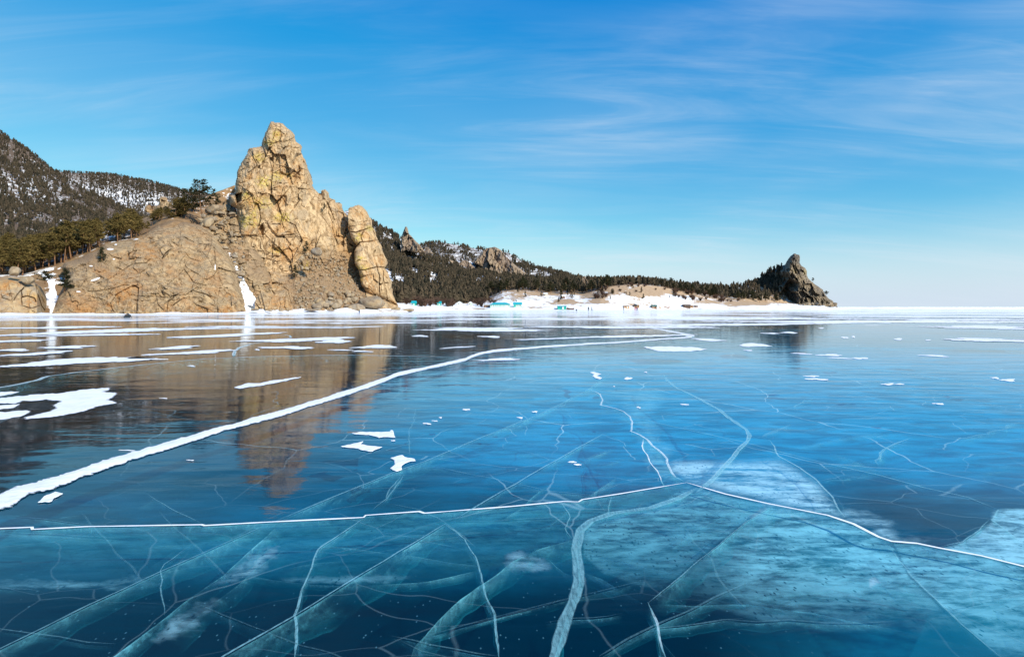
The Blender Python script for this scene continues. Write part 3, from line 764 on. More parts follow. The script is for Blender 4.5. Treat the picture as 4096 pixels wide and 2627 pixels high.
# the snow-filled crack: a low ridge of packed snow
rid = [(-420, 2170, 95)] + A5([(0, 1385, 115), (100, 1345, 95), (200, 1305, 80), (430, 1238, 78), (520, 1205, 62), (700, 1140, 60), (1000, 1045, 50), (1500, 893, 42), (2000, 752, 38), (2396, 632, 32)]) + A6([(500, 510, 25), (760, 452, 20), (960, 408, 19), (1000, 388, 18), (1050, 370, 17), (1150, 350, 15), (1500, 320, 12), (2000, 290, 10), (2340, 265, 9)]) + A7([(0, 262, 9), (115, 254, 9)])
def ridge(pts, seed):
    line = [(p[0], p[1], p[2] * 0.5843 * 0.5) for p in pts]
    line = wob(line, 0.4, 5, seed)
    U = np.array([G(p[0], p[1] - p[2]) for p in line]); L = np.array([G(p[0], p[1] + p[2]) for p in line])
    n = len(line); s = np.arange(n)
    wu = (fbm(s * 0.07, s * 0, oct=5, seed=seed, gain=0.6) - 0.5) * 0.6 - 0.12; wl = (fbm(s * 0.07, s * 0 + 9, oct=5, seed=seed, gain=0.6) - 0.5) * 0.6 + 0.12
    prof = ((0.0, 0.002), (0.11, 0.3), (0.24, 0.8), (0.4, 1.0), (0.6, 0.92), (0.76, 0.7), (0.89, 0.3), (1.0, 0.002))
    V = []
    for t, z in prof:
        R = U + (L - U) * (t + wu * (1 - t) + wl * t)[:, None]
        hgt = 0.012 * np.clip(8.0 / np.linalg.norm(U[:, :2], axis=1), 0.4, 1.2) * (0.6 + 0.8 * fbm(s * 0.18, s * 0 + t * 4, oct=3, seed=seed + 4))
        R[:, 2] = 0.008 + hgt * z
        V.append(R)
    k = len(prof); idx = np.arange(k * n).reshape(k, n)
    Q = np.stack((idx[:-1, :-1], idx[1:, :-1], idx[1:, 1:], idx[:-1, 1:]), -1).reshape(-1, 4)
    me = mesh_np('snow_ridge', np.concatenate(V), Q, True)
    attr(me, 'k', np.repeat([0.0, 0.5, 0.95, 1.2, 1.2, 0.95, 0.5, 0.0], n))
    return me
tag(obj('snow_ridge', ridge(rid, 5), THIN), 'long white snow-filled crack sweeping from the foreground towards the far beach', 'snow crack')
crack(A7([(115, 256), (95, 240), (60, 230), (0, 220), (-100, 200), (-280, 175)]), 0.5, 1.0, 0, (0, 0), 0, 0.0, seed=77)

# ------------------------------------------------------------------ rock
def rock_mat(name, base, dark, warm, lich=(0.44, 0.35, 0.06), scale=1.0, grey=(0.26, 0.23, 0.19), bump=0.10):
    m = NM(name); p = m.pos()
    s = scale
    n1 = m.noise(p, 0.16 * s, 5, 0.6, 0.4)
    n2 = m.noise(m.map(p, (1, 1, 0.45), (0, 0.2, 0)), 0.75 * s, 6, 0.65, 0.3)
    n3 = m.noise(p, 4.5 * s, 4, 0.65)
    blk = m.attr('blk')
    c = m.mix(m.ramp(n2, 0.38, 0.62), dark, base)
    c = m.mix(m.math('MULTIPLY', m.ramp(n1, 0.48, 0.66), 0.75), c, warm)
    c = m.mix(m.math('MULTIPLY', m.ramp(m.noise(m.map(p, (1, 1, 0.7), (0, 0, 0), (40, 9, 3)), 0.30 * s, 6, 0.62, 0.5), 0.50, 0.62), 0.70), c, grey)
    c = m.mix(m.math('MULTIPLY', m.ramp(blk, 0.0, 1.0), 0.60), c, m.mix(0.45, c, (0.50, 0.36, 0.19)))
    c = m.mix(m.ramp(n3, 0.25, 0.75, 0.0, 0.40), c, m.mix(0.5, c, (0.04, 0.03, 0.02)))
    # lichen, iron stain, bare soil, snow caught on ledges
    la = m.math('MULTIPLY', m.math('MULTIPLY', m.attr('lichen'), 0.82), m.ramp(m.noise(p, 1.3 * s, 6, 0.65), 0.42, 0.60))
    c = m.mix(la, c, lich)
    oa = m.math('MULTIPLY', m.attr('rust'), m.ramp(m.noise(m.map(p, (1, 1, 0.35)), 0.9 * s, 5, 0.6), 0.40, 0.62))
    c = m.mix(m.math('MULTIPLY', oa, 0.8), c, (0.38, 0.19, 0.065))
    sa = m.math('MULTIPLY', m.attr('soil'), m.ramp(n2, 0.28, 0.55))
    c = m.mix(sa, c, m.mix(m.ramp(n3, 0.3, 0.7), (0.14, 0.085, 0.05), (0.32, 0.21, 0.12)))
    fn = m.attr('snow')
    wa = m.ramp(m.math('ADD', fn, m.math('MULTIPLY', m.math('SUBTRACT', m.noise(p, 1.1 * s, 5, 0.6), 0.5), 1.1)), 0.45, 0.55)
    c = m.mix(wa, c, (0.86, 0.87, 0.89))
    h = m.math('ADD', m.math('MULTIPLY', n2, 0.7), m.math('MULTIPLY', n3, 0.3))
    return m.surf(m.principled(c, 0.88, 0.2, m.bump(h, bump / s, 0.9)))
ROCK = rock_mat('granite', (0.60, 0.425, 0.245), (0.24, 0.15, 0.075), (0.50, 0.29, 0.12), grey=(0.36, 0.275, 0.185))
ROCK_DOME = rock_mat('granite_slab', (0.45, 0.32, 0.185), (0.19, 0.122, 0.066), (0.38, 0.21, 0.095), grey=(0.27, 0.205, 0.135), bump=0.22)
ROCK_FAR = rock_mat('dark_granite', (0.150, 0.126, 0.100), (0.055, 0.046, 0.038), (0.165, 0.125, 0.085), scale=0.45, grey=(0.15, 0.13, 0.11), bump=0.12)
ROCK_HILL = rock_mat('hill_granite', (0.30, 0.225, 0.165), (0.15, 0.108, 0.082), (0.31, 0.21, 0.14), scale=0.35, grey=(0.24, 0.19, 0.15), bump=0.2)
BOULDER = rock_mat('boulder_granite', (0.34, 0.27, 0.19), (0.18, 0.13, 0.09), (0.33, 0.23, 0.13), scale=1.4, grey=(0.28, 0.25, 0.21))

def relief(name, outline, dfun, step, disp, mat, bulge, bradius, top_only=None, attrs=None, seed=0, ragged=2.0, back=18.0, parent=None, split=None):
    """solid rock: a front carved from blocks and joints, rounded away at its outline, and a plain back"""
    outl = wob(outline, ragged, 10, seed, True)
    xs = [p[0] for p in outl]; ys = [p[1] for p in outl]
    gx = np.arange(min(xs) - step, max(xs) + 2 * step, step); gy = np.arange(min(ys) - step, max(ys) + 2 * step, step)
    X, Y = np.meshgrid(gx, gy)
    M = inside(X, Y, outl)
    edge = polydist(X, Y, top_only if top_only else outl, not top_only)
    D0 = dfun(X, Y)
    t = np.clip(edge / bradius, 0, 1)
    rnd = bulge * (1 - np.sqrt(np.clip(1 - (1 - t) ** 2, 0, 1)))        # metres back from the front at the outline
    dd, ex = disp(X, Y, edge)
    D = D0 + rnd - dd * np.clip(edge / 5.0, 0.3, 1)
    idx = -np.ones(X.shape, int); idx[M] = np.arange(M.sum())
    V = np.stack(((X - CX) / F * D, D, H + (CY - Y) / F * D), -1)[M]
    ok = M[:-1, :-1] & M[1:, :-1] & M[1:, 1:] & M[:-1, 1:]
    Q = np.stack((idx[:-1, :-1], idx[1:, :-1], idx[1:, 1:], idx[:-1, 1:]), -1)[ok]
    # back
    n0 = len(V); k = 6
    Xb, Yb, Mb, Eb = X[::k, ::k], Y[::k, ::k], M[::k, ::k], edge[::k, ::k]
    Db = D0[::k, ::k] + bulge + back * np.clip(Eb / (bradius * 1.2), 0, 1) ** 0.6
    ib = -np.ones(Xb.shape, int); ib[Mb] = n0 + np.arange(Mb.sum())
    Vb = np.stack(((Xb - CX) / F * Db, Db, H + (CY - Yb) / F * Db), -1)[Mb]
    okb = Mb[:-1, :-1] & Mb[1:, :-1] & Mb[1:, 1:] & Mb[:-1, 1:]
    Qb = np.stack((ib[:-1, :-1], ib[:-1, 1:], ib[1:, 1:], ib[1:, :-1]), -1)[okb]
    Vv = np.concatenate((V, Vb))
    Vv[:, 2] = np.maximum(Vv[:, 2], -0.5)
    nb = len(Vb)
    at = {'blk': ex.get('blk', np.zeros(X.shape)), 'lichen': 0 * X, 'rust': 0 * X, 'soil': 0 * X, 'snow': 0 * X}
    if attrs: at.update(attrs(X, Y, ex))
    at = {k_: np.concatenate((v[M], np.zeros(nb))) for k_, v in at.items()}
    QA = np.concatenate((Q, Qb))
    if split is None:
        me = mesh_np(name, Vv, QA)
        for k_, v in at.items(): attr(me, k_, v)
        return obj(name, me, mat, parent)
    # the mass falls into natural parts along its main joints
    px_ = np.concatenate((X[M], Xb[Mb])); py_ = np.concatenate((Y[M], Yb[Mb]))
    fx, fy = px_[QA].mean(1), py_[QA].mean(1)
    which = split[1](fx, fy)
    lo = Vv[:n0]; loc = np.array((lo[:, 0].mean(), lo[:, 1].min(), 0.0))
    e = empty(name, loc)
    for k_, nm in enumerate(split[0]):
        q = QA[which == k_]
        if len(q) == 0: continue
        us, inv = np.unique(q, return_inverse=True)
        me = mesh_np(nm, Vv[us] - loc, inv.reshape(-1, 4))
        for a_, v in at.items(): attr(me, a_, v[us])
        obj(nm, me, mat, e)
    return e

def blocks(X, Y, size, amp, tilt, crackd, crackw, seed, rot=0.0, asp=1.0, warp=0.07):
    """fractured rock: every cell its own step and tilt, joints cut back between"""
    c, s = math.cos(rot), math.sin(rot)
    U = (X * c + Y * s) / size; Vv = (-X * s + Y * c) / (size * asp)
    wx = (fbm(U * 1.3, Vv * 1.3, oct=3, seed=seed) - 0.5) * 2 * warp; wy = (fbm(U * 1.3 + 50, Vv * 1.3, oct=3, seed=seed + 3) - 0.5) * 2 * warp
    f1, e, c1, c2, c3, vx, vy = voronoi(U + wx, Vv + wy, seed)
    d = (c1 - 0.5) * 2 * amp + (c2 - 0.5) * 2 * tilt * vx + (c3 - 0.5) * 2 * tilt * vy
    br = sstep(0.30, 0.62, fbm(U * 0.9 + 7, Vv * 0.9, oct=3, seed=seed + 21))      # joints open in places, close in others
    d = d - 0.42 * crackd * (0.1 + 1.1 * br) * np.clip(1 - e / (crackw * 1.6), 0, 1)
    return d, c1, e
def facets(X, Y, size, amp, seed, asp=1.0, rot=0.0):
    """broken faces: overlapping tilted planes, whichever stands proudest shows"""
    r = None
    for k in range(3):
        a = rot + k * 2.1
        U = (X * math.cos(a) + Y * math.sin(a)) / size; Vv = (-X * math.sin(a) + Y * math.cos(a)) / (size * asp)
        w = (fbm(U * 2, Vv * 2, oct=2, seed=seed + k) - 0.5) * 0.18
        f1, e, c1, c2, c3, vx, vy = voronoi(U + w, Vv + w, seed + 31 * k)
        q = (c1 - 0.5) * 0.4 + (c2 - 0.5) * 2.6 * vx + (c3 - 0.5) * 2.6 * vy
        r = q if r is None else np.maximum(r, q)
    return r * amp
def cut(X, Y, lines, w, depth):
    r = 0 * X
    for L in lines:
        ww = L[2] if isinstance(L, tuple) and len(L) == 3 else 1.0
        pts = wob(L[0], 1.5, 16, len(L[0]))
        d = polydist(X, Y, pts)
        r = np.minimum(r, -depth * L[1] * np.clip(1.15 - d / (w * ww * 0.85), 0, 1))
    return r * (0.25 + 1.25 * sstep(0.3, 0.62, fbm(X / 28, Y / 28, oct=3, seed=99)))
def shove(X, Y, polys, soft=5.0):
    r = 0 * X
    for pl, amt in polys:
        d = polydist(X, Y, pl, True)
        r = r + np.where(inside(X, Y, pl), amt * np.clip(d / soft, 0, 1), 0)
    return r
def region(X, Y, poly, soft):
    d = polydist(X, Y, poly, True)
    return np.where(inside(X, Y, poly), np.clip(0.5 + d / soft, 0, 1), np.clip(0.5 - d / soft, 0, 1))
def lerp1(xs, ys): return lambda v: np.interp(v, xs, ys)

# distance of the shoreline under each picture column
foot = lerp1([-300, 0, 200, 700, 1000, 1300, 1600, 1900, 2400, 3000, 3340, 3500], [104, 110, 116, 134, 148, 166, 196, 320, 345, 480, 600, 640])

# --- main tower
tower_out = A2([(395, 1452), (400, 1330), (390, 1230), (330, 1120), (290, 1000), (278, 920), (270, 820), (262, 700), (215, 668), (213, 605), (250, 590), (252, 520), (275, 410), (320, 330), (360, 258), (420, 250), (445, 240), (455, 190), (490, 110), (510, 65), (530, 63), (545, 74), (560, 72), (600, 78), (620, 100), (660, 130), (690, 165), (697, 210), (735, 235), (742, 300), (770, 360), (790, 420), (815, 490), (825, 545), (850, 570), (873, 592), (880, 560), (910, 556), (935, 580), (940, 615), (980, 630), (985, 650), (1030, 662), (1040, 710), (1070, 745), (1110, 800), (1200, 900), (1300, 1100), (1390, 1250), (1420, 1400), (1420, 1452)])
tower_top = tower_out[1:-1]
def tower_d(X, Y):
    base = foot(X) + 2.0
    hh = np.clip((1240 - Y) / 750.0, 0, 1)
    lean = 26 * hh ** 0.8 + 16 * sstep(0.0, 0.22, hh)          # scree apron below, steep wall above
    side = 0.00012 * (X - 1170) ** 2 * 0.25
    return base + lean + np.clip(side, 0, 25)
tcr = [(A2([(825, 545), (790, 555), (740, 605), (690, 680), (620, 785)]), 1.0, 1.2), (A2([(330, 640), (380, 600), (480, 570), (545, 545), (600, 530), (700, 545), (760, 590), (870, 600)]), 0.9), (A2([(380, 590), (440, 572), (560, 560)]), 0.6),
       (A2([(500, 260), (470, 330), (450, 400), (470, 480), (460, 560)]), 0.9), (A2([(500, 240), (560, 215), (640, 205), (690, 180)]), 1.0), (A2([(548, 120), (530, 190), (510, 240)]), 0.9), (A2([(580, 110), (590, 170), (575, 210)]), 0.8), (A2([(510, 110), (480, 200), (470, 240)]), 0.8), (A2([(620, 100), (630, 150), (600, 205)]), 0.7),
       (A2([(280, 470), (340, 440), (400, 400), (450, 330)]), 0.8), (A2([(320, 340), (380, 340), (460, 300)]), 0.8), (A2([(360, 270), (400, 320), (390, 400), (360, 470), (340, 560)]), 0.8), (A2([(300, 420), (320, 500), (300, 580)]), 0.8),
       (A2([(270, 820), (285, 900), (330, 1050), (360, 1175), (460, 1190), (640, 1182), (680, 1150)]), 1.0), (A2([(280, 905), (380, 895), (470, 905), (560, 890)]), 0.9), (A2([(430, 690), (440, 760), (420, 830), (425, 890)]), 1.0), (A2([(470, 800), (560, 812), (630, 790), (690, 820)]), 0.7), (A2([(460, 800), (470, 860), (500, 900), (480, 960)]), 0.9),
       (A2([(540, 900), (620, 905), (690, 900), (780, 915)]), 0.6), (A2([(500, 960), (580, 1010), (650, 985)]), 0.8), (A2([(330, 1060), (420, 1080), (470, 1060), (560, 1080), (700, 1060)]), 0.7), (A2([(730, 1060), (800, 1050), (860, 1070)]), 0.8), (A2([(730, 1080), (740, 1140), (790, 1140)]), 0.8), (A2([(880, 650), (890, 760), (950, 850), (1000, 960)]), 0.9), (A2([(940, 620), (930, 720), (960, 800)]), 0.9), (A2([(990, 650), (985, 760), (1010, 840), (1000, 900)]), 0.8), (A2([(760, 590), (800, 660), (850, 700), (890, 690)]), 0.6), (A2([(550, 460), (560, 520), (600, 530)]), 0.7), (A2([(690, 250), (640, 330), (610, 420), (640, 460)]), 0.5), (A2([(500, 330), (520, 400), (500, 500)]), 0.5), (A2([(1075, 800), (1050, 880), (1080, 950), (1120, 980)]), 1.4, 2.5), (A2([(690, 820), (680, 880), (720, 930), (700, 980)]), 0.4),
       (A2([(420, 1250), (480, 1230), (560, 1240), (640, 1290), (660, 1380)]), 0.8), (A2([(830, 1060), (800, 1120), (790, 1200)]), 0.7), (A2([(970, 1080), (960, 1150), (900, 1200)]), 0.6)]
tpol = [(A2([(570, 290), (650, 235), (720, 232), (742, 300), (700, 300), (668, 370), (680, 410), (640, 460), (580, 430)]), 1.4), (A2([(700, 302), (738, 300), (762, 368), (725, 384), (732, 425), (692, 476), (636, 456), (684, 405), (668, 372)]), -2.2), (A2([(252, 592), (306, 576), (302, 640), (262, 672)]), -6.0), (A2([(423, 845), (452, 800), (468, 845), (458, 892), (428, 890)]), -3.0), (A2([(500, 320), (530, 325), (530, 360), (505, 355)]), -1.8), (A2([(495, 245), (525, 250), (505, 285)]), -1.8), (A2([(540, 600), (630, 600), (625, 690), (600, 760), (545, 700)]), -0.9), (A2([(290, 760), (400, 700), (425, 800), (420, 890), (290, 890)]), 1.2), (A2([(480, 800), (640, 790), (690, 880), (560, 900)]), 1.3), (A2([(540, 905), (680, 905), (640, 985), (580, 1015), (530, 970)]), 1.5), (A2([(735, 1075), (810, 1060), (800, 1135), (745, 1142)]), 1.6), (A2([(815, 980), (880, 980), (885, 1030), (830, 1035)]), 1.3), (A2([(420, 1240), (560, 1245), (640, 1300), (650, 1440), (470, 1440)]), 1.6), (A2([(950, 780), (1060, 790), (1060, 920), (1000, 960), (960, 850)]), 0.9), (A2([(660, 400), (720, 400), (690, 470), (640, 462)]), 1.8)]
slab = A2([(640, 770), (770, 600), (880, 660), (940, 850), (920, 950), (700, 900)])
scree = A2([(700, 1010), (900, 985), (1130, 990), (1300, 1250), (1420, 1400), (1400, 1460), (660, 1460), (650, 1290), (560, 1230), (640, 1190), (720, 1150)])
def tower_disp(X, Y, edge):
    smooth = 1 - 0.75 * region(X, Y, slab, 20)
    sc = region(X, Y, scree, 40)
    a, c1, _ = blocks(X, Y, 78, 1.5, 2.2, 0.7, 0.04, 11, rot=-0.18, asp=1.7)
    b, c2, e2 = blocks(X, Y, 34, 0.85, 1.2, 0.45, 0.06, 23, rot=0.10, asp=1.5)
    c, c3, _ = blocks(X, Y, 14, 0.22, 0.40, 0.16, 0.10, 37, asp=1.3)
    s1, s2, _ = blocks(X, Y, 20, 0.30, 0.6, 0.35, 0.14, 57, asp=0.7)
    n = (fbm(X / 55, Y / 70, oct=6, seed=5, gain=0.58) - 0.5) * 1.5 + facets(X, Y, 60, 1.0, 61, 1.4) + facets(X, Y, 24, 0.42, 67, 1.2) + facets(X, Y, 9, 0.13, 64, 1.2)
    rough = 0.25 + 1.1 * sstep(0.42, 0.62, fbm(X / 60, Y / 60, oct=3, seed=8))
    d = (a + b * 0.8 + c * rough) * smooth * (1 - 0.65 * sc) + s1 * sc * (0.4 + rough) + n * (0.45 + 0.55 * smooth)
    # the upper tower is cut into upright columns
    col = np.abs(((X / 62.0 + 1.2 * fbm(X / 90, Y / 200, oct=3, seed=41)) % 1.0) - 0.5) * 2.2 * np.clip((950 - Y) / 300, 0, 1) * smooth
    d = d - 1.3 * np.abs(fbm(X / 30, Y / 26, oct=5, seed=87, gain=0.6) - 0.5) * (0.4 + 1.6 * sstep(900, 1080, Y)) + col + cut(X, Y, tcr, 1.7, 0.75) + shove(X, Y, tpol, 4.0)
    return d, {'blk': 0.5 * c1 + 0.5 * c2, 'sc': sc}
def tower_attr(X, Y, ex):
    li = 0 * X
    for cx, cy, rx, ry in ((430, 325, 60, 45), (555, 165, 45, 60), (430, 655, 130, 60), (470, 500, 90, 60), (350, 790, 110, 70), (390, 740, 40, 90), (600, 760, 90, 50), (770, 1110, 60, 50), (500, 220, 60, 35), (560, 465, 60, 50), (640, 455, 40, 20), (330, 600, 50, 40), (560, 1000, 80, 30)):
        x, y = A2([(cx, cy)])[0]
        li = np.maximum(li, np.clip(1.5 * (1 - np.hypot((X - x) / (rx * 0.55), (Y - y) / (ry * 0.55))), 0, 1))
    ru = 0 * X
    for cx, cy, rx, ry in ((580, 640, 70, 90), (360, 860, 120, 60), (570, 170, 40, 60), (640, 1000, 160, 90), (700, 420, 60, 90), (380, 650, 90, 60), (590, 540, 60, 30), (560, 1380, 120, 80)):
        x, y = A2([(cx, cy)])[0]
        ru = np.maximum(ru, 0.85 * np.clip(1.5 * (1 - np.hypot((X - x) / (rx * 0.55), (Y - y) / (ry * 0.55))), 0, 1))
    sn = 0.40 * np.clip((Y - 1215) / 30, 0, 1) + 0.12 * ex['sc'] * np.clip((Y - 1120) / 100, 0, 1)
    return {'lichen': li, 'rust': ru, 'soil': 0.8 * ex['sc'] * np.clip((Y - 960) / 80, 0, 1), 'snow': sn}
tower = relief('rock_tower', tower_out, tower_d, 2.2, tower_disp, ROCK, 8.0, 42.0, tower_top, tower_attr, seed=3, ragged=3.0, back=22,
    split=(('summit_block', 'upper_wall', 'lower_wall', 'side_buttress', 'scree_apron'),
           lambda x, y: np.where(region(x, y, scree, 2) > 0.5, 4, np.where((x > 1283) & (y < 980) & (y > 740), 3, np.where(y < np.interp(x, [1050, 1080, 1140, 1185, 1200], [592, 584, 566, 546, 540]), 0, np.where(y < np.interp(x, [980, 1010, 1065, 1130, 1190, 1220, 1280], [805, 780, 764, 742, 750, 774, 782]), 1, 2))))))
tag(tower, 'tall jointed tan granite crag with yellow lichen rising from the shore', 'rock')

# --- leaning pinnacle beside the tower
pin_out = A2([(1072, 700), (1085, 685), (1120, 675), (1150, 667), (1180, 680), (1215, 720), (1250, 790), (1250, 830), (1270, 850), (1280, 900), (1310, 950), (1330, 1010), (1355, 1060), (1360, 1100), (1340, 1130), (1370, 1170), (1395, 1230), (1390, 1290), (1410, 1340), (1440, 1400), (1440, 1452), (1240, 1452), (1200, 1300), (1168, 1250), (1150, 1150), (1118, 1090), (1120, 1000), (1135, 968), (1095, 910), (1072, 840)])
pcr = [(A2([(1075, 860), (1130, 870), (1190, 850), (1250, 830)]), 1.0), (A2([(1135, 968), (1160, 940), (1230, 935), (1290, 925)]), 1.1), (A2([(1120, 1085), (1180, 1060), (1250, 1030), (1270, 1000)]), 0.9), (A2([(1145, 1140), (1200, 1140), (1280, 1120), (1340, 1125)]), 1.1), (A2([(1255, 1030), (1280, 1110), (1300, 1180), (1300, 1300), (1310, 1350)]), 1.1), (A2([(1190, 850), (1165, 900), (1180, 940)]), 0.9), (A2([(1250, 850), (1275, 900), (1260, 935)]), 0.8), (A2([(1300, 1250), (1330, 1235), (1390, 1240)]), 0.9), (A2([(1090, 780), (1150, 800), (1240, 760)]), 0.5), (A2([(1330, 1150), (1330, 1220), (1350, 1300), (1360, 1380)]), 0.7), (A2([(1170, 1255), (1240, 1290), (1300, 1340)]), 0.9)]
def pin_disp(X, Y, edge):
    b, c2, _ = blocks(X, Y, 46, 0.4, 0.8, 0.25, 0.07, 71, rot=0.5, asp=1.2)
    c, c3, _ = blocks(X, Y, 17, 0.12, 0.25, 0.10, 0.12, 77)
    n = (fbm(X / 40, Y / 55, oct=6, seed=15, gain=0.58) - 0.5) * 1.2 + facets(X, Y, 40, 0.5, 63, 1.3) + facets(X, Y, 16, 0.2, 69)
    ribs = np.cos((X - 1480) / 11 + 0.6 * (Y / 30)) * 0.25 * region(X, Y, A2([(1130, 950), (1290, 950), (1260, 1030), (1130, 1080)]), 12)
    return b + c + n + ribs + cut(X, Y, pcr, 2.6, 1.3), {'blk': c2}
def pin_attr(X, Y, ex):
    li = 0 * X; ru = 0 * X
    for cx, cy, rx, ry in ((1120, 940, 40, 30), (1150, 1060, 60, 30), (1170, 1130, 80, 35), (1230, 840, 40, 30), (1150, 900, 40, 40), (1160, 1200, 30, 60)):
        x, y = A2([(cx, cy)])[0]; li = np.maximum(li, np.clip(1.5 * (1 - np.hypot((X - x) / (rx * 0.55), (Y - y) / (ry * 0.55))), 0, 1))
    for cx, cy, rx, ry in ((1140, 730, 60, 60), (1220, 1190, 90, 90), (1310, 1070, 60, 60), (1240, 1260, 60, 60)):
        x, y = A2([(cx, cy)])[0]; ru = np.maximum(ru, np.clip(1.4 * (1 - np.hypot((X - x) / (rx * 0.55), (Y - y) / (ry * 0.55))), 0, 1))
    return {'lichen': li, 'rust': ru, 'snow': 0.42 * np.clip((Y - 1215) / 25, 0, 1)}
pin = relief('rock_pinnacle', pin_out, lambda X, Y: foot(X) + 6 + 22 * np.clip((1240 - Y) / 420, 0, 1), 2.0, pin_disp, ROCK, 6.0, 38.0, pin_out[:20] + pin_out[22:], pin_attr, seed=5, ragged=2.0, back=10,
    split=(('block',) * 6, lambda x, y: (y > np.interp(x, [1393, 1424, 1456, 1490], [925, 930, 919, 908])).astype(int) + (y > np.interp(x, [1426, 1440, 1479, 1512], [984, 969, 966, 960])) + (y > np.interp(x, [1418, 1451, 1490, 1500], [1049, 1035, 1018, 1002])) + (y > np.interp(x, [1432, 1462, 1506, 1540], [1079, 1079, 1068, 1071])) + ((y > 1071) & (x > np.interp(y, [1068, 1101, 1167, 1195], [1506, 1517, 1517, 1523])))))
tag(pin, 'leaning pinnacle of stacked tan blocks split from the tall crag', 'rock')

# --- rounded dome left of the tower
dome_out = A1([(370, 1466), (395, 1400), (415, 1350), (440, 1290), (470, 1240), (480, 1160), (430, 1120), (470, 1085), (560, 1060), (640, 1020), (700, 1000), (760, 950), (850, 935), (960, 920), (1050, 880), (1150, 815), (1240, 800), (1340, 790), (1450, 812), (1540, 845)]) + A2([(90, 860), (170, 980), (230, 1060), (262, 1140), (290, 1250), (320, 1350), (335, 1460)])
dcr = [(A1([(1000, 1330), (1100, 1332), (1220, 1340), (1300, 1312), (1400, 1290), (1500, 1320), (1560, 1375)]), 1.0), (A1([(1040, 885), (1110, 925), (1070, 970)]), 0.8), (A1([(1175, 1060), (1200, 1020), (1250, 985)]), 1.5, 1.6), (A1([(1330, 900), (1420, 950), (1530, 965)]), 0.8), (A1([(1340, 1060), (1330, 1130), (1400, 1230), (1490, 1252)]), 0.8), (A1([(990, 1455), (1000, 1340), (1005, 1270), (960, 1250)]), 1.3), (A1([(840, 1330), (800, 1380), (820, 1440)]), 0.7), (A1([(1210, 1250), (1290, 1185), (1340, 1130)]), 0.6), (A1([(1555, 1000), (1565, 1150), (1631, 1290)]), 0.9), (A1([(1590, 1275), (1650, 1272)]), 1.5, 1.6), (A1([(1250, 1400), (1330, 1345), (1450, 1340), (1550, 1400)]), 0.9), (A1([(600, 1300), (760, 1290), (900, 1250), (960, 1252)]), 0.8), (A1([(700, 1240), (800, 1200), (960, 1100), (1060, 1090), (1090, 1060)]), 0.7), (A1([(520, 1330), (640, 1330), (760, 1360)]), 0.5), (A1([(950, 920), (990, 1000), (950, 1050), (1060, 1060)]), 0.7), (A1([(1130, 930), (1250, 940), (1330, 1000), (1380, 1060), (1500, 1100)]), 0.6), (A1([(1420, 830), (1480, 900), (1560, 990)]), 0.8), (A1([(1060, 1180), (1130, 1240), (1220, 1260)]), 0.6), (A1([(1460, 1000), (1520, 1080), (1560, 1150)]), 0.6), (A1([(560, 1110), (640, 1130), (700, 1190)]), 0.5), (A1([(1300, 950), (1290, 1040), (1340, 1060)]), 0.5), (A1([(1210, 1440), (1220, 1370), (1260, 1340)]), 1.0), (A1([(1590, 1290), (1570, 1380), (1580, 1450)]), 0.8)]
dpol = [(A1([(960, 1250), (1005, 1262), (1000, 1440), (850, 1440), (830, 1320), (900, 1280)]), -1.0), (A1([(1150, 990), (1200, 955), (1260, 985), (1190, 1050)]), 0.9), (A1([(930, 1000), (990, 1010), (980, 1060), (935, 1060)]), 1.2), (A1([(1170, 1250), (1300, 1270), (1300, 1320), (1230, 1330), (1180, 1300)]), 0.7), (A1([(955, 1248), (1005, 1250), (985, 1268)]), -1.2), (A1([(1030, 1290), (1100, 1300), (1090, 1340), (1030, 1340)]), 0.7), (A1([(1090, 920), (1140, 930), (1080, 960)]), 0.9)]
def dome_d(X, Y):
    hh = np.clip((1245 - Y) / 370.0, 0, 1.2)
    return foot(X) + 1.0 + 34 * hh ** 1.25
def dome_disp(X, Y, edge):
    a, c1, _ = blocks(X, Y, 150, 0.9, 1.6, 0.25, 0.02, 91, rot=0.45, asp=0.55, warp=0.10)
    b, c2, _ = blocks(X, Y, 58, 0.40, 0.75, 0.15, 0.04, 93, rot=0.6, asp=0.55, warp=0.10)
    c, c3, _ = blocks(X, Y, 20, 0.16, 0.3, 0.10, 0.08, 97, rot=0.5, asp=0.6)
    n = (fbm(X / 75, Y / 60, oct=7, seed=25, gain=0.66) - 0.5) * 3.2 + facets(X, Y, 90, 0.95, 65, 0.5, 0.5) + facets(X, Y, 38, 0.36, 75, 0.5, 0.5) + facets(X, Y, 14, 0.15, 76, 0.6, 0.4) - 1.1 * np.abs(fbm(X / 46 + Y / 90, Y / 22 - X / 60, oct=5, seed=83, gain=0.6) - 0.5)
    rough = sstep(0.42, 0.60, fbm(X / 80, Y / 60, oct=3, seed=28))
    left = np.clip((X - 330) / 250, 0.35, 1)
    return (a * 0.5 + b * 0.15 * rough) * left + n + cut(X, Y, dcr, 1.8, 0.7) + shove(X, Y, dpol, 4.0), {'blk': 0.5 * c1 + 0.5 * c2}
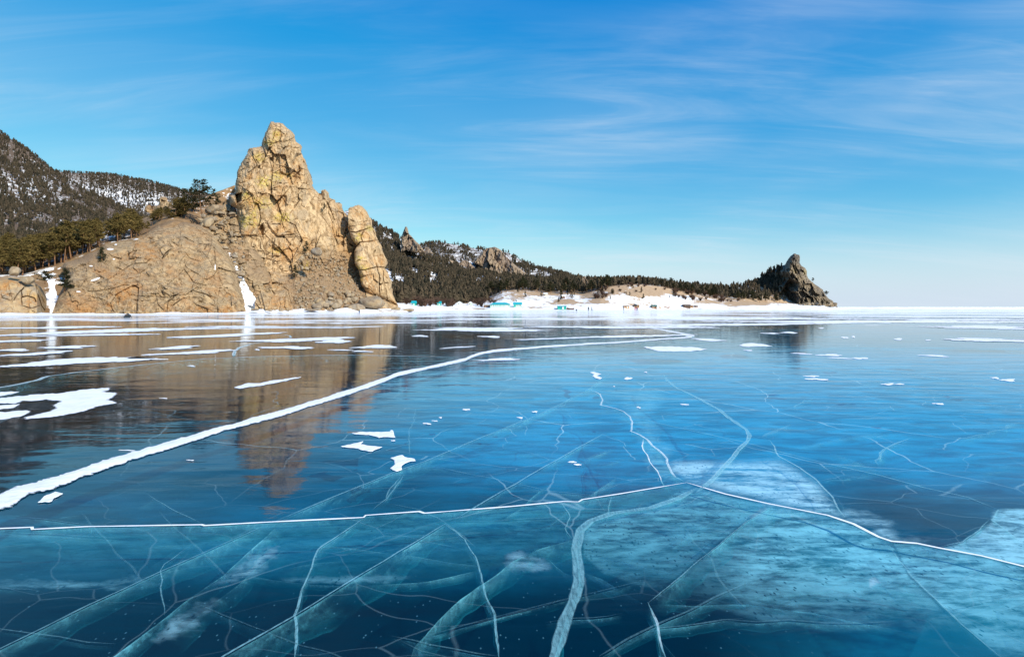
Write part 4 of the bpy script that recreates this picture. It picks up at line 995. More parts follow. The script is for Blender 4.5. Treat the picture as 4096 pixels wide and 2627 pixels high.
def dome_attr(X, Y, ex):
    ru = 0 * X; so = 0 * X; sn = 0 * X; li = 0 * X
    for cx, cy, rx, ry in ((1220, 1430, 60, 60), (800, 1390, 50, 70), (900, 1320, 120, 110), (1090, 1020, 80, 80), (640, 1430, 120, 30), (1500, 1430, 180, 40), (1030, 900, 90, 30), (1010, 950, 60, 60)):
        x, y = A1([(cx, cy)])[0]; ru = np.maximum(ru, np.clip(1.4 * (1 - np.hypot((X - x) / (rx * 0.6), (Y - y) / (ry * 0.6))), 0, 1))
    for x, y in A2([(225, 1330), (200, 1430), (60, 1440)]): ru = np.maximum(ru, np.clip(1.4 * (1 - np.hypot((X - x) / 40, (Y - y) / 26)), 0, 1))
    so = np.clip((910 - Y) / 20, 0, 1) * np.clip((X - 560) / 60, 0, 1) * 0.9
    so = np.maximum(so, np.clip((470 - X) / 120, 0, 1) * np.clip((1090 - Y) / 60, 0, 1))
    for cx, cy, rx, ry in ((800, 990, 26, 6), (690, 1210, 36, 6), (660, 1112, 14, 4), (825, 1062, 9, 4), (570, 1298, 16, 4), (840, 957, 9, 5), (980, 918, 28, 4), (540, 1058, 36, 7), (1560, 1120, 3, 30)):
        x, y = A1([(cx, cy)])[0]
        u = (X - x) / (rx * 0.55); v = (Y - y + (0.35 * (X - x) if rx > 30 else 0)) / (ry * 0.55)
        sn = np.maximum(sn, np.clip(1.5 - np.hypot(u, v), 0, 1))
    return {'rust': ru, 'soil': so, 'snow': sn}
dome = relief('rock_dome', dome_out, dome_d, 2.2, dome_disp, ROCK_DOME, 9.0, 45.0, dome_out[1:-1], dome_attr, seed=7, ragged=1.4, back=25)
tag(dome, 'broad rounded brown granite dome sloping down to the ice', 'rock')

# --- low cliff with boulders at the far left
cl_out = A1([(-160, 1475), (-160, 1205), (0, 1197), (60, 1186), (150, 1190), (240, 1222), (300, 1262), (340, 1332), (362, 1400), (350, 1445), (300, 1475)])
ccr = [(A1([(160, 1340), (155, 1290), (190, 1250)]), 0.9), (A1([(100, 1360), (150, 1290)]), 0.4), (A1([(160, 1338), (200, 1330), (250, 1345), (260, 1370)]), 0.9), (A1([(155, 1345), (160, 1400), (230, 1420), (290, 1400)]), 0.7), (A1([(260, 1250), (280, 1340), (300, 1400), (330, 1440)]), 1.3), (A1([(60, 1240), (70, 1330)]), 0.5), (A1([(290, 1300), (320, 1380)]), 1.0)]
def cl_disp(X, Y, edge):
    a, c1, _ = blocks(X, Y, 70, 0.3, 0.6, 0.22, 0.04, 131, rot=-0.2, asp=1.7)
    c, c3, _ = blocks(X, Y, 22, 0.08, 0.15, 0.10, 0.10, 137)
    n = (fbm(X / 45, Y / 60, oct=6, seed=35) - 0.5) * 1.2 + facets(X, Y, 40, 0.35, 85, 1.5)
    return a + c + n + cut(X, Y, ccr, 2.4, 0.9), {'blk': c1}
def cl_attr(X, Y, ex):
    ru = 0 * X
    for cx, cy, rx, ry in ((220, 1370, 110, 60), (60, 1230, 160, 50), (190, 1400, 90, 30), (40, 1290, 60, 120)):
        x, y = A1([(cx, cy)])[0]; ru = np.maximum(ru, np.clip(1.5 * (1 - np.hypot((X - x) / (rx * 0.6), (Y - y) / (ry * 0.6))), 0, 1))
    return {'rust': ru, 'snow': 0.36 * np.clip((Y - 1238) / 12, 0, 1)}
def cl_d(X, Y):
    turn = np.clip((X - 148) / 50, 0, 1)
    return foot(X) + 1.0 + 7 * np.clip((1250 - Y) / 150, 0, 1) + 10 * turn
ROCK_OCHRE = rock_mat('ochre_granite', (0.46, 0.33, 0.185), (0.27, 0.19, 0.12), (0.52, 0.31, 0.10), grey=(0.33, 0.28, 0.22))
cliff = relief('rock_cliff', cl_out, cl_d, 2.0, cl_disp, ROCK_OCHRE, 7.0, 34.0, cl_out[1:-1], cl_attr, seed=9, ragged=0.8, back=16)
tag(cliff, 'low ochre granite cliff carrying an egg-shaped boulder', 'rock')

# --- dark headland across the bay
head_out = AR([(420, 1125), (480, 900), (540, 610), (640, 545), (770, 485), (795, 415), (850, 400), (1000, 350), (1080, 298), (1150, 280), (1180, 220), (1220, 160), (1260, 110), (1300, 85), (1310, 70), (1350, 62), (1375, 80), (1430, 92), (1442, 130), (1435, 240), (1470, 300), (1540, 340), (1575, 400), (1575, 480), (1600, 540), (1650, 590), (1720, 650), (1800, 700), (1880, 755), (1900, 810), (1950, 880), (2000, 935), (2070, 970), (2100, 1020), (2160, 1080), (2170, 1125)])
rx_, ry_ = zip(*AR([(1330, 60), (1300, 160), (1290, 290), (1240, 420), (1330, 560), (1440, 640), (1400, 780), (1420, 900), (1440, 1120)]))
def head_d(X, Y):
    r = np.interp(Y, ry_, rx_)
    lft = np.clip(r - X, 0, 500) * (650 / F)
    rgt = np.clip(X - r, 0, 500) * (650 / F)
    # a shaded gully under the ridge, then a second spur catching the sun
    gx, gy = zip(*AR([(1240, 420), (1250, 560), (1130, 800), (1060, 1120)]))
    spur = np.interp(Y, gy, gx)
    g = np.clip((r - X) / np.maximum(r - spur, 8), 0, 3)
    low = sstep(1100, 1150, Y)
    rec = lft * 2.6
    rec = rec * (1 - low * 0.65 * sstep(1.0, 1.25, g))
    hh = np.clip((1235 - Y) / 215, 0, 1)
    return 610 + 26 * hh + np.clip(rec, 0, 120) + rgt * 0.42
def head_disp(X, Y, edge):
    a, c1, _ = blocks(X, Y, 34, 4.0, 8.0, 2.5, 0.10, 151, rot=-0.5, asp=1.7)
    b, c2, _ = blocks(X, Y, 13, 2.2, 4.5, 1.8, 0.12, 153, rot=-0.6, asp=1.8)
    c, c3, _ = blocks(X, Y, 6, 1.8, 3.0, 1.4, 0.15, 157, rot=-0.4, asp=1.6)
    n = (fbm(X / 25, Y / 30, oct=5, seed=45, gain=0.6) - 0.5) * 8
    return a + b + c + n, {'blk': 0.5 * c1 + 0.5 * c2}
def head_attr(X, Y, ex):
    sn = 0.30 * np.clip((Y - 1222) / 8, 0, 1)
    r = np.interp(Y, ry_, rx_)
    sn = np.maximum(sn, 0.32 * np.clip((r - X - 40) / 40, 0, 1) * np.clip((1200 - Y) / 20, 0, 1))
    ru = 0.9 * np.clip((3040 - X) / 40, 0, 1) * np.clip((Y - 1195) / 10, 0, 1)
    li = 0 * X
    for cx, cy in ((1540, 430), (1350, 390)):
        x, y = AR([(cx, cy)])[0]; li = np.maximum(li, 0.5 * np.clip(1.5 * (1 - np.hypot((X - x) / 10, (Y - y) / 14)), 0, 1))
    return {'snow': sn, 'rust': ru, 'lichen': li}
head = relief('rock_headland', head_out, head_d, 1.0, head_disp, ROCK_FAR, 30.0, 26.0, head_out[1:-1], head_attr, seed=13, ragged=1.2, back=60)
tag(head, 'dark craggy headland with a blunt summit at the end of the bay', 'rock')

# --- crags standing out of the hillsides
CRAGS = []
def crag(out, d0, seed, label, step=1.1, mat=None, amp=1.0, rake=40, size=22):
    mat = mat or ROCK_HILL
    CRAGS.append(out)
    ymax = max(p[1] for p in out)
    def df(X, Y): return d0 + rake * np.clip((ymax - Y) / 120.0, 0, 1)
    def dp(X, Y, e):
        a, c1, _ = blocks(X, Y, size, 5.0 * amp, 9.0 * amp, 5.0 * amp, 0.12, seed, asp=2.6, rot=0.12)
        b, c2, _ = blocks(X, Y, size * 0.4, 2.6 * amp, 4.0 * amp, 2.5 * amp, 0.14, seed + 2, asp=2.0, rot=-0.1)
        n = (fbm(X / 18, Y / 26, oct=5, seed=seed, gain=0.6) - 0.5) * 10 * amp
        return a + b + n, {'blk': 0.5 * c1 + 0.5 * c2}
    def at(X, Y, ex): return {'snow': 0.18 + 0 * X}
    o = relief('rock_crag', out, df, step, dp, mat, 9.0 * amp, 12.0, None, at, seed=seed, ragged=1.5, back=25 * amp)
    return tag(o, label, 'rock')
crag(A3([(365, 510), (368, 400), (380, 330), (395, 290), (408, 258), (418, 252), (430, 260), (445, 320), (470, 345), (500, 380), (560, 440), (600, 500), (560, 515), (480, 500), (420, 480), (390, 500)]), 640, 201, 'slender rock spire on the wooded hillside behind the crag')
crag(A3([(590, 520), (600, 450), (640, 455), (660, 490), (690, 520), (640, 530)]), 640, 205, 'small rock outcrop just below the slender hillside spire', amp=0.7)
crag(A3([(1060, 600), (1100, 550), (1140, 510), (1190, 462), (1230, 455), (1270, 448), (1330, 478), (1370, 530), (1430, 590), (1500, 650), (1570, 700), (1620, 735), (1500, 740), (1350, 725), (1200, 700), (1150, 640)]), 985, 211, 'broad fluted rock peak on the farther hill', amp=1.3, rake=70)
crag(A3([(920, 650), (930, 600), (960, 578), (1000, 576), (1050, 620), (1085, 650), (1040, 670), (960, 655)]), 900, 215, 'low rounded rock outcrop beside the fluted peak', amp=0.9)
crag(A3([(800, 590), (840, 570), (890, 590), (880, 620), (830, 615)]), 910, 219, 'small pale outcrop among trees left of the fluted peak', amp=0.7)
crag(A3([(2095, 830), (2105, 760), (2112, 732), (2140, 727), (2150, 760), (2172, 790), (2190, 830)]), 455, 225, 'square rock tor sticking up from the forest above the beach', amp=0.6, rake=20, size=16, step=0.8)
crag(A3([(1545, 870), (1560, 840), (1600, 845), (1620, 872)]), 470, 229, 'grey boulder outcrop at the tree line above the snowy beach', amp=0.3, rake=10, size=12, step=0.8)
crag(A1([(1040, 715), (1050, 680), (1065, 668), (1110, 672), (1148, 670), (1152, 620), (1165, 608), (1190, 606), (1212, 620), (1222, 648), (1245, 646), (1255, 690), (1200, 740), (1100, 740)]), 228, 233, 'grey-brown rock tor peeping over the pine grove', amp=0.35, rake=10, size=45, step=2.0, mat=ROCK_DOME)

# --- broken slope and snow gully between dome and tower
gul_out = A2([(-20, 1452), (-20, 830), (40, 740), (110, 690), (180, 655), (240, 660), (330, 820), (420, 1000), (520, 1200), (520, 1452)])
gsn = A2([(190, 985), (215, 1020), (250, 1080), (262, 1150), (290, 1210), (330, 1290), (370, 1370), (400, 1440)])
gsw = [(14), (10), (8), (22), (26), (34), (46), (70)]
def gul_d(X, Y):
    return foot(X) + 4.0 + 40 * np.clip((1245 - Y) / 420.0, 0, 1.1)
def gul_disp(X, Y, edge):
    a, c1, _ = blocks(X, Y, 34, 0.7, 1.2, 0.5, 0.12, 171, asp=0.75)
    b, c2, _ = blocks(X, Y, 14, 0.25, 0.5, 0.3, 0.15, 173, asp=0.8)
    chunky = 0.45 + 0.75 * sstep(0.40, 0.62, fbm(X / 70, Y / 60, oct=3, seed=175))
    gx = np.interp(Y, [p[1] for p in gsn], [p[0] for p in gsn])
    ch = -2.2 * np.exp(-((X - gx) / 26) ** 2)
    return (a + b) * chunky + ch + (fbm(X / 30, Y / 30, oct=5, seed=177) - 0.5) * 1.4, {'blk': c1, 'ch': chunky}
def gul_attr(X, Y, ex):
    gx = np.interp(Y, [p[1] for p in gsn], [p[0] for p in gsn]); gw = np.interp(Y, [p[1] for p in gsn], gsw) * 0.62
    sn = np.clip(1.45 - np.abs(X - gx) / gw, 0, 1) * sstep(gsn[0][1] - 10, gsn[0][1] + 40, Y)
    patch = 0.28 * sstep(1060, 1200, Y) * np.clip(1 - np.abs(X - gx) / 90, 0, 1)
    return {'soil': 0.75 * np.clip(1.15 - ex['ch'], 0, 1), 'snow': np.maximum(sn, patch)}
gul = relief('talus_slope', gul_out, gul_d, 2.2, gul_disp, ROCK_DOME, 4.0, 30.0, gul_out[1:-1], gul_attr, seed=17, ragged=3.0, back=12)
tag(gul, 'stony brown slope with a snow-choked gully between dome and tall crag', 'slope')

# ------------------------------------------------------------------ land: shore, beach, hills
def land_mat(name, soil_a, soil_b, scale=0.05, rock=(0.2, 0.15, 0.11)):
    m = NM(name); p = m.pos()
    n1 = m.noise(m.map(p, (0.8, 0.8, 1.6)), scale, 7, 0.68, 0.6); n2 = m.noise(p, scale * 6, 5, 0.65)
    c = m.mix(m.ramp(n2, 0.3, 0.7), soil_a, soil_b)
    f = m.math('ADD', m.attr('snow'), m.math('MULTIPLY', m.math('SUBTRACT', m.math('ADD', m.math('MULTIPLY', n1, 0.6), m.math('MULTIPLY', n2, 0.4)), 0.5), 3.4))
    c = m.mix(m.ramp(f, 0.46, 0.56), c, (0.86, 0.87, 0.89))
    return m.surf(m.principled(c, 0.85, 0.15, m.bump(n2, 0.4, 0.5)))
def terrain(name, rows, x0, x1, nx, ny, amp, seed, mat, snow=None, fall=True):
    """rows run from the water's edge inland; each is a function of the picture column giving row and distance"""
    X = np.linspace(x0, x1, nx); k = len(rows)
    py = np.array([r[0](X) for r in rows]); dd = np.array([r[1](X) for r in rows])
    T = np.linspace(0, k - 1, ny); i = np.clip(T.astype(int), 0, k - 2); f = (T - i)[:, None]
    PY = py[i] * (1 - f) + py[i + 1] * f; DD = dd[i] * (1 - f) + dd[i + 1] * f
    XX = np.broadcast_to(X, PY.shape)
    W = np.stack(((XX - CX) / F * DD, DD, H + (CY - PY) / F * DD), -1)
    s = 60.0 * np.mean(dd) / 500
    nz = (fbm(W[..., 0] / s, W[..., 1] / s, oct=5, seed=seed) - 0.5) * 2 * amp
    W[..., 2] += nz * np.clip(T[:, None] / 0.6, 0, 1)
    idx = np.arange(nx * ny).reshape(ny, nx)
    Q = np.stack((idx[:-1, :-1], idx[:-1, 1:], idx[1:, 1:], idx[1:, :-1]), -1).reshape(-1, 4)
    me = mesh_np(name, W.reshape(-1, 3), Q, True)
    sn = snow(XX, PY, T[:, None] + 0 * XX) if snow else 0 * XX
    attr(me, 'snow', sn.ravel())
    o = obj(name, me, mat)
    def at(u, t):
        u = np.asarray(u, float); t = np.asarray(t, float)
        c = np.clip((u - x0) / (x1 - x0) * (nx - 1), 0, nx - 1.001); r = np.clip(t / (k - 1) * (ny - 1), 0, ny - 1.001)
        ci, ri = c.astype(int), r.astype(int); fc, fr = (c - ci)[..., None], (r - ri)[..., None]
        return (W[ri, ci] * (1 - fc) + W[ri, ci + 1] * fc) * (1 - fr) + (W[ri + 1, ci] * (1 - fc) + W[ri + 1, ci + 1] * fc) * fr
    return o, at
def zrow(dfun, z):
    return (lambda X: CY - (z - H) * F / dfun(X), dfun)
def L(*pts):
    xs = [p[0] for p in pts]; ys = [p[1] for p in pts]
    return lambda X: np.interp(X, xs, ys)

SOIL = land_mat('forest_floor', (0.17, 0.105, 0.055), (0.33, 0.21, 0.11), 0.06)
SAND = land_mat('sandy_slope', (0.36, 0.24, 0.145), (0.50, 0.355, 0.225), 0.085)
HILL = land_mat('hill_floor', (0.085, 0.064, 0.048), (0.15, 0.108, 0.08), 0.13)

# grove slope behind the dome
gl = L(*A1([(-500, 1250), (-200, 1215), (0, 1195), (160, 1190), (400, 1112), (600, 1035), (760, 955), (1000, 912), (1150, 840), (1250, 808), (1450, 765), (1560, 715), (1700, 660)]))
def grove_snow(X, PY, T):
    g = np.clip(1.5 - np.abs(X - np.interp(PY, [1080, 1130, 1160, 1200, 1250], [150, 205, 210, 216, 222])) / np.interp(PY, [1080, 1140, 1200, 1250], [4, 14, 17, 28]), 0, 1) * (PY > 1085)
    return np.maximum(g, 0.34 + 0.10 * (np.abs(X - 300) < 120) - 0.15 * (X > 560))
grove, grove_at = terrain('grove_slope', [zrow(lambda X: foot(X) + 7, -0.4), (lambda X: gl(X), lambda X: foot(X) + 26 + 0.012 * np.clip(X, 0, 900) + 0.16 * np.clip(X - 690, 0, 300)), (lambda X: gl(X) - 75, lambda X: foot(X) + 75), (lambda X: gl(X) - 20, lambda X: foot(X) + 150)], -300, 940, 240, 80, 0.9, 301, SOIL, grove_snow)
struct(grove, 'brown wooded slope behind the rock dome')

# beach and the low forested ridge behind it
sh = lambda X: foot(X) - 4
skyl = L((1450, 1150), (1900, 1128), (2100, 1118), (2300, 1116), (2500, 1118), (2600, 1124), (2700, 1134), (2850, 1142), (2950, 1137), (3000, 1128), (3060, 1112), (3140, 1090), (3200, 1120), (3260, 1190))
tl = L((1450, 1205), (1850, 1205), (1950, 1195), (2010, 1165), (2060, 1158), (2200, 1172), (2330, 1178), (2380, 1166), (2440, 1146), (2550, 1136), (2650, 1146), (2760, 1172), (2850, 1190), (2950, 1200), (3050, 1207), (3260, 1215))
def beach_snow(X, PY, T):
    s = np.full(X.shape, 0.78)
    for cx, cy, rx, ry, a in ((2600, 1168, 125, 28, .62), (2530, 1178, 70, 28, .5), (2735, 1162, 50, 22, .8), (2300, 1212, 200, 14, .3), (2500, 1215, 200, 10, .25), (2850, 1212, 80, 14, .4), (2080, 1190, 60, 18, .3), (2170, 1172, 60, 10, .6), (2260, 1205, 55, 12, .6), (2390, 1200, 40, 20, .6), (2950, 1216, 60, 14, .9), (3020, 1212, 70, 18, .8), (2120, 1228, 110, 5, .45), (2350, 1185, 40, 20, .5), (2480, 1150, 40, 14, .6), (1930, 1232, 60, 5, .5), (2600, 1235, 200, 3, .35), (2440, 1165, 60, 32, .55), (2420, 1195, 30, 24, .4), (2800, 1205, 90, 14, .35)):
        s = s - 0.95 * a * np.clip(1.4 * (1 - np.hypot((X - cx) / rx, (PY - cy) / ry)), 0, 1)
    return s - 0.45 * np.clip(T - 2.0, 0, 1)
beach, beach_at = terrain('beach', [zrow(lambda X: sh(X) - 8, -0.3), zrow(sh, 0.5), (lambda X: 0.55 * tl(X) + 0.45 * 1236, lambda X: sh(X) + 45), (tl, lambda X: sh(X) + 95), (lambda X: skyl(X) + 14, lambda X: sh(X) + 190), (lambda X: skyl(X) + 60, lambda X: sh(X) + 320)], 1440, 3270, 420, 110, 1.2, 311, SAND, beach_snow)
struct(beach, 'snowy sandy beach and low ridge around the bay')

# hill behind the tower
def hill_snow(lo, hi, yl, yh):
    return lambda X, PY, T: lo + (hi - lo) * sstep(yl, yh, PY)
h3 = L((1400, 850), (1490, 900), (1560, 940), (1620, 972), (1680, 995), (1760, 1032), (1900, 1080), (2000, 1106), (2150, 1122), (2330, 1132), (2450, 1145))
hill3, hill3_at = terrain('hill', [(L((1400, 1212), (1900, 1208), (2000, 1180), (2450, 1160)), L((1400, 300), (1900, 400), (2450, 560))), (lambda X: 0.5 * h3(X) + 0.5 * L((1400, 1190), (2450, 1150))(X), lambda X: 560 + 0 * X), (h3, lambda X: 760 + 0 * X), (lambda X: h3(X) + 120, lambda X: 1100 + 0 * X)], 1380, 2460, 260, 100, 9, 321, HILL, lambda X, PY, T: 0.34 + 0.18 * np.exp(-((PY - 1120) / 60) ** 2) + 0.08 * (X < 1700))
struct(hill3, 'wooded hillside with snow between the trees')
h4 = L((1600, 1000), (1700, 978), (1760, 973), (1850, 982), (1900, 992), (1960, 992), (2030, 1010), (2080, 1036), (2130, 1052), (2200, 1070), (2240, 1085), (2290, 1112), (2360, 1150))
hill4, hill4_at = terrain('hill', [(L((1560, 1120), (2400, 1160)), lambda X: 900 + 0 * X), (h4, lambda X: 1250 + 0 * X), (lambda X: h4(X) + 120, lambda X: 1700 + 0 * X)], 1560, 2380, 200, 70, 12, 331, HILL, lambda X, PY, T: 0.42 + 0 * X)
struct(hill4, 'farther wooded ridge with a rocky peak')
# mountains at the left
m1 = L((-400, 330), (-200, 420), (0, 528), (60, 562), (120, 605), (160, 640), (220, 684), (300, 740), (400, 800), (520, 850), (640, 890), (800, 930))
mt1, mt1_at = terrain('mountain', [(L((-400, 1100), (800, 1050)), lambda X: 330 + 0 * X), (lambda X: 0.45 * m1(X) + 0.55 * 1080, lambda X: 640 + 0 * X), (m1, lambda X: 1050 + 0 * X), (lambda X: m1(X) + 200, lambda X: 1500 + 0 * X)], -420, 820, 240, 120, 14, 341, HILL, lambda X, PY, T: 0.17 + 0.25 * np.exp(-((PY - 760) / 120) ** 2) * np.clip((420 - X) / 250, 0, 1))
struct(mt1, 'steep wooded mountainside with snow showing between trees')
m2 = L((100, 672), (220, 680), (300, 690), (420, 706), (520, 722), (600, 738), (680, 756), (740, 772), (800, 778), (880, 800), (1000, 850))
mt2, mt2_at = terrain('mountain', [(L((100, 980), (1000, 980)), lambda X: 1200 + 0 * X), (m2, lambda X: 1750 + 0 * X), (lambda X: m2(X) + 150, lambda X: 2300 + 0 * X)], 100, 1000, 200, 70, 16, 351, HILL, lambda X, PY, T: 0.25 + 0.31 * np.exp(-((PY - m2(X) - 75) / 40) ** 2))
struct(mt2, 'distant wooded ridge with bright snow streaks')

# snow banked along the foot of the rocks
def bank():
    X = np.concatenate((np.arange(-300, 1660, 4.0), np.arange(1660, 3420, 8.0)))
    d = foot(X); n = len(X); s = (X - CX) / F * d
    hgt = np.interp(X, [-300, 200, 900, 980, 1040, 1200, 1400, 1620, 1700, 1900, 2900, 3050, 3300, 3400], [.35, .5, .35, .8, 1.0, 1.1, 1.3, .8, .15, .12, .25, 1.6, 2.2, .3])
    nn = fbm(s / 5, s * 0 + 3, oct=5, seed=401); n2 = fbm(s / 9, s * 0 + 30, oct=4, seed=405)
    rows = []
    wdt = d * 0.045
    for t, z in ((-1.0, 0.0), (-0.6, 0.18), (-0.2, 0.45), (0.2, 0.9), (0.55, 1.0), (1.0, 0.75), (1.6, -0.2)):
        dd = d + t * wdt * (0.35 + 1.1 * n2) + (fbm(s / 2.5, s * 0 + t, oct=3, seed=409) - 0.5) * 1.2
        zz = hgt * (0.25 + 1.6 * nn) * z + 0.012
        zz = zz + (fbm(s / 1.5, s * 0 + t * 2, oct=3, seed=411) - 0.5) * 0.25 * (z > 0.1) * hgt
        rows.append(np.stack(((X - CX) / F * dd, dd, zz), 1))
    k = len(rows); idx = np.arange(k * n).reshape(k, n)
    Q = np.stack((idx[:-1, :-1], idx[:-1, 1:], idx[1:, 1:], idx[1:, :-1]), -1).reshape(-1, 4)
    return mesh_np('shore_snow', np.concatenate(rows), Q, True)
struct(obj('shore_snow', bank(), SNOW), 'bank of white snow along the shoreline')

# broken ice piled far out towards the horizon
def hummocks():
    r = np.random.default_rng(5); V = []; Fc = []
    for i in range(1500):
        d = r.uniform(500, 2600); px_ = r.uniform(3250, 4500) if r.random() < 0.9 else r.uniform(2600, 3300)
        if px_ < 3350: d = r.uniform(350, 470)
        w = r.uniform(1.5, 7) * (1 + d / 1500); h = r.uniform(0.15, 0.7) * (0.6 + d / 1000); x = (px_ - CX) / F * d
        n0 = len(V); y2 = d + w * 0.5
        top = [(x + r.uniform(-.4, .4) * w, d + r.uniform(0.1, .4) * w, h * r.uniform(.6, 1)) for _ in range(2)]
        V += [(x - w, d, -0.02), (x + w, d, -0.02), (x + w * .8, y2, -0.02), (x - w * .8, y2, -0.02)] + top
        Fc += [(n0, n0 + 1, n0 + 5), (n0, n0 + 5, n0 + 4), (n0 + 1, n0 + 2, n0 + 5), (n0 + 2, n0 + 3, n0 + 4), (n0 + 2, n0 + 4, n0 + 5), (n0 + 3, n0, n0 + 4)]
    return mesh_np('ice_hummocks', V, Fc)
stuff(obj('ice_hummocks', hummocks(), SNOW), 'low jumble of broken white ice along the open horizon', 'ice')

# ------------------------------------------------------------------ trees
def bark_mat():
    m = NM('pine_bark'); p = m.pos()
    f = m.noise(m.map(p, (3, 3, 0.8)), 1.0, 5, 0.65)
    return m.surf(m.principled(m.mix(m.ramp(f, 0.3, 0.7), (0.10, 0.055, 0.032), (0.27, 0.145, 0.075)), 0.9, 0.1))
def needle_mat(name, a, b):
    m = NM(name)
    oi = m.n('ShaderNodeObjectInfo').outputs['Random']
    f = m.noise(m.pos(), 0.9, 3, 0.6)
    c = m.mix(m.ramp(f, 0.3, 0.7), a, b)
    c = m.mix(m.math('MULTIPLY', oi, 0.5), c, tuple(v * 0.6 for v in a))
    d = m.n('ShaderNodeBsdfDiffuse'); m.link(c, d.inputs['Color'])
    t = m.n('ShaderNodeBsdfTranslucent'); m.link(c, t.inputs['Color'])
    ms = m.n('ShaderNodeMixShader'); ms.inputs[0].default_value = 0.25; m.link(d.outputs[0], ms.inputs[1]); m.link(t.outputs[0], ms.inputs[2])
    return m.surf(ms.outputs[0])
BARK = bark_mat()
NEEDLE = needle_mat('pine_needles', (0.125, 0.098, 0.034), (0.225, 0.155, 0.055))
NEEDLE_DARK = needle_mat('dark_needles', (0.030, 0.036, 0.020), (0.060, 0.058, 0.028))
TWIG = needle_mat('bare_twigs', (0.12, 0.075, 0.055), (0.19, 0.12, 0.09))

def tube(V, Q, pts, rad, sides=5):
    pts = [np.array(p, float) for p in pts]
    n0 = len(V)
    for i, p in enumerate(pts):
        t = pts[min(i + 1, len(pts) - 1)] - pts[max(i - 1, 0)]; t /= np.linalg.norm(t) + 1e-9
        u = np.cross(t, (0.3, 0.9, 0.2)); u /= np.linalg.norm(u) + 1e-9; w = np.cross(t, u)
        for k in range(sides):
            a = 2 * math.pi * k / sides
            V.append(p + rad[i] * (math.cos(a) * u + math.sin(a) * w))
    for i in range(len(pts) - 1):
        for k in range(sides):
            a = n0 + i * sides + k; b = n0 + i * sides + (k + 1) % sides
            Q.append((a, b, b + sides, a + sides))
def tuft(V, Q, c, r, n, R, flat=0.5):
    for _ in range(n):
        o = R.normal(0, 1, 3) * r * (1, 1, flat) * 0.55
        s = r * R.uniform(0.28, 0.55)
        a = R.normal(0, 1, 3); a[2] *= 0.5; a /= np.linalg.norm(a) + 1e-9
        b = np.cross(a, R.normal(0, 1, 3)); b /= np.linalg.norm(b) + 1e-9
        p = c + o; n0 = len(V)
        V.extend([p - a * s, p + b * s * 0.45 - a * 0.1 * s, p + a * s, p - b * s * 0.45]); Q.append((n0, n0 + 1, n0 + 2, n0 + 3))
def pine(seed, h, style):
    """tapered, slightly bent trunk with limbs; needles in tufts along the limbs"""
    R = np.random.default_rng(seed)
    tv, tq, cv, cq = [], [], [], []
    bend = R.normal(0, 0.03 * h, 2); lean = R.normal(0, 0.02 * h, 2)
    def axis(t): return np.array((bend[0] * math.sin(t * 2.6) + lean[0] * t, bend[1] * math.sin(t * 2.2) + lean[1] * t, h * t))
    r0 = 0.020 * h + 0.03
    tube(tv, tq, [axis(t) - (0, 0, 0.6 if t == 0 else 0) for t in np.linspace(0, 0.97, 9)], [r0 * (1 - 0.88 * t) for t in np.linspace(0, 1, 9)], 6)
    lo, nb, spread, up = {'tall': (0.38, 34, 0.20, 0.15), 'broad': (0.25, 40, 0.30, 0.12), 'young': (0.08, 34, 0.23, 0.22), 'old': (0.40, 36, 0.34, 0.14), 'thin': (0.45, 24, 0.15, 0.1)}[style]
    for i in range(nb):
        t = lo + (1 - lo) * (i + R.random()) / nb
        u = (t - lo) / (1 - lo)
        prof = {'young': (1 - u) ** 0.8 + 0.06}.get(style, (0.55 + 0.75 * math.sin(min(1, u * 1.15 + 0.12) * math.pi)) * (1 - 0.45 * u ** 3))
        Lb = h * spread * prof * R.uniform(0.55, 1.15)
        a = R.uniform(0, 2 * math.pi)
        dirv = np.array((math.cos(a), math.sin(a), up + R.normal(0, 0.12) + 0.35 * u))
        p0 = axis(t); p1 = p0 + dirv * Lb * 0.55; p2 = p0 + dirv * Lb + (0, 0, 0.10 * Lb)
        rb = max(0.012, r0 * 0.32 * (1 - 0.8 * u))
        tube(tv, tq, [p0, p1, p2], [rb, rb * 0.6, rb * 0.2], 3)
        for f in (0.40, 0.62, 0.82, 1.0):
            if R.random() < (0.3 if style == 'old' else 0.14): continue
            c = p0 + (p2 - p0) * f + R.normal(0, 0.05 * Lb, 3)
            tuft(cv, cq, c, (0.055 * h + 0.16 * Lb) * R.uniform(0.7, 1.1) * (0.72 if style == 'old' else 1), 11, R, 0.42)
    tuft(cv, cq, axis(0.97), 0.06 * h, 14, R, 1.0)
    return mesh_np('trunk', tv, tq, True), mesh_np('crown', cv, cq)
def shrub(seed, h):
    R = np.random.default_rng(seed); V, Q = [], []
    for i in range(26):
        a = R.uniform(0, 6.28); d = np.array((math.cos(a) * R.uniform(.2, .7), math.sin(a) * R.uniform(.2, .7), 1.0))
        Lb = h * R.uniform(.6, 1); p = d * Lb / np.linalg.norm(d)
        tube(V, Q, [(0, 0, -0.1), p * 0.5 + R.normal(0, .05 * h, 3), p], [0.03, 0.02, 0.006], 3)
        for k in range(5):
            q = p * R.uniform(.4, .95); e = q + R.normal(0, 0.22 * h, 3) + (0, 0, .1 * h)
            tube(V, Q, [q, e], [0.018, 0.005], 3)
    return mesh_np('shrub', V, Q)
KIT = {}
for st, ns in (('tall', 4), ('broad', 4), ('young', 3), ('thin', 2), ('old', 3)):
    KIT[st] = [pine(900 + 31 * i + len(st) * 7, 10.0, st) for i in range(ns)]
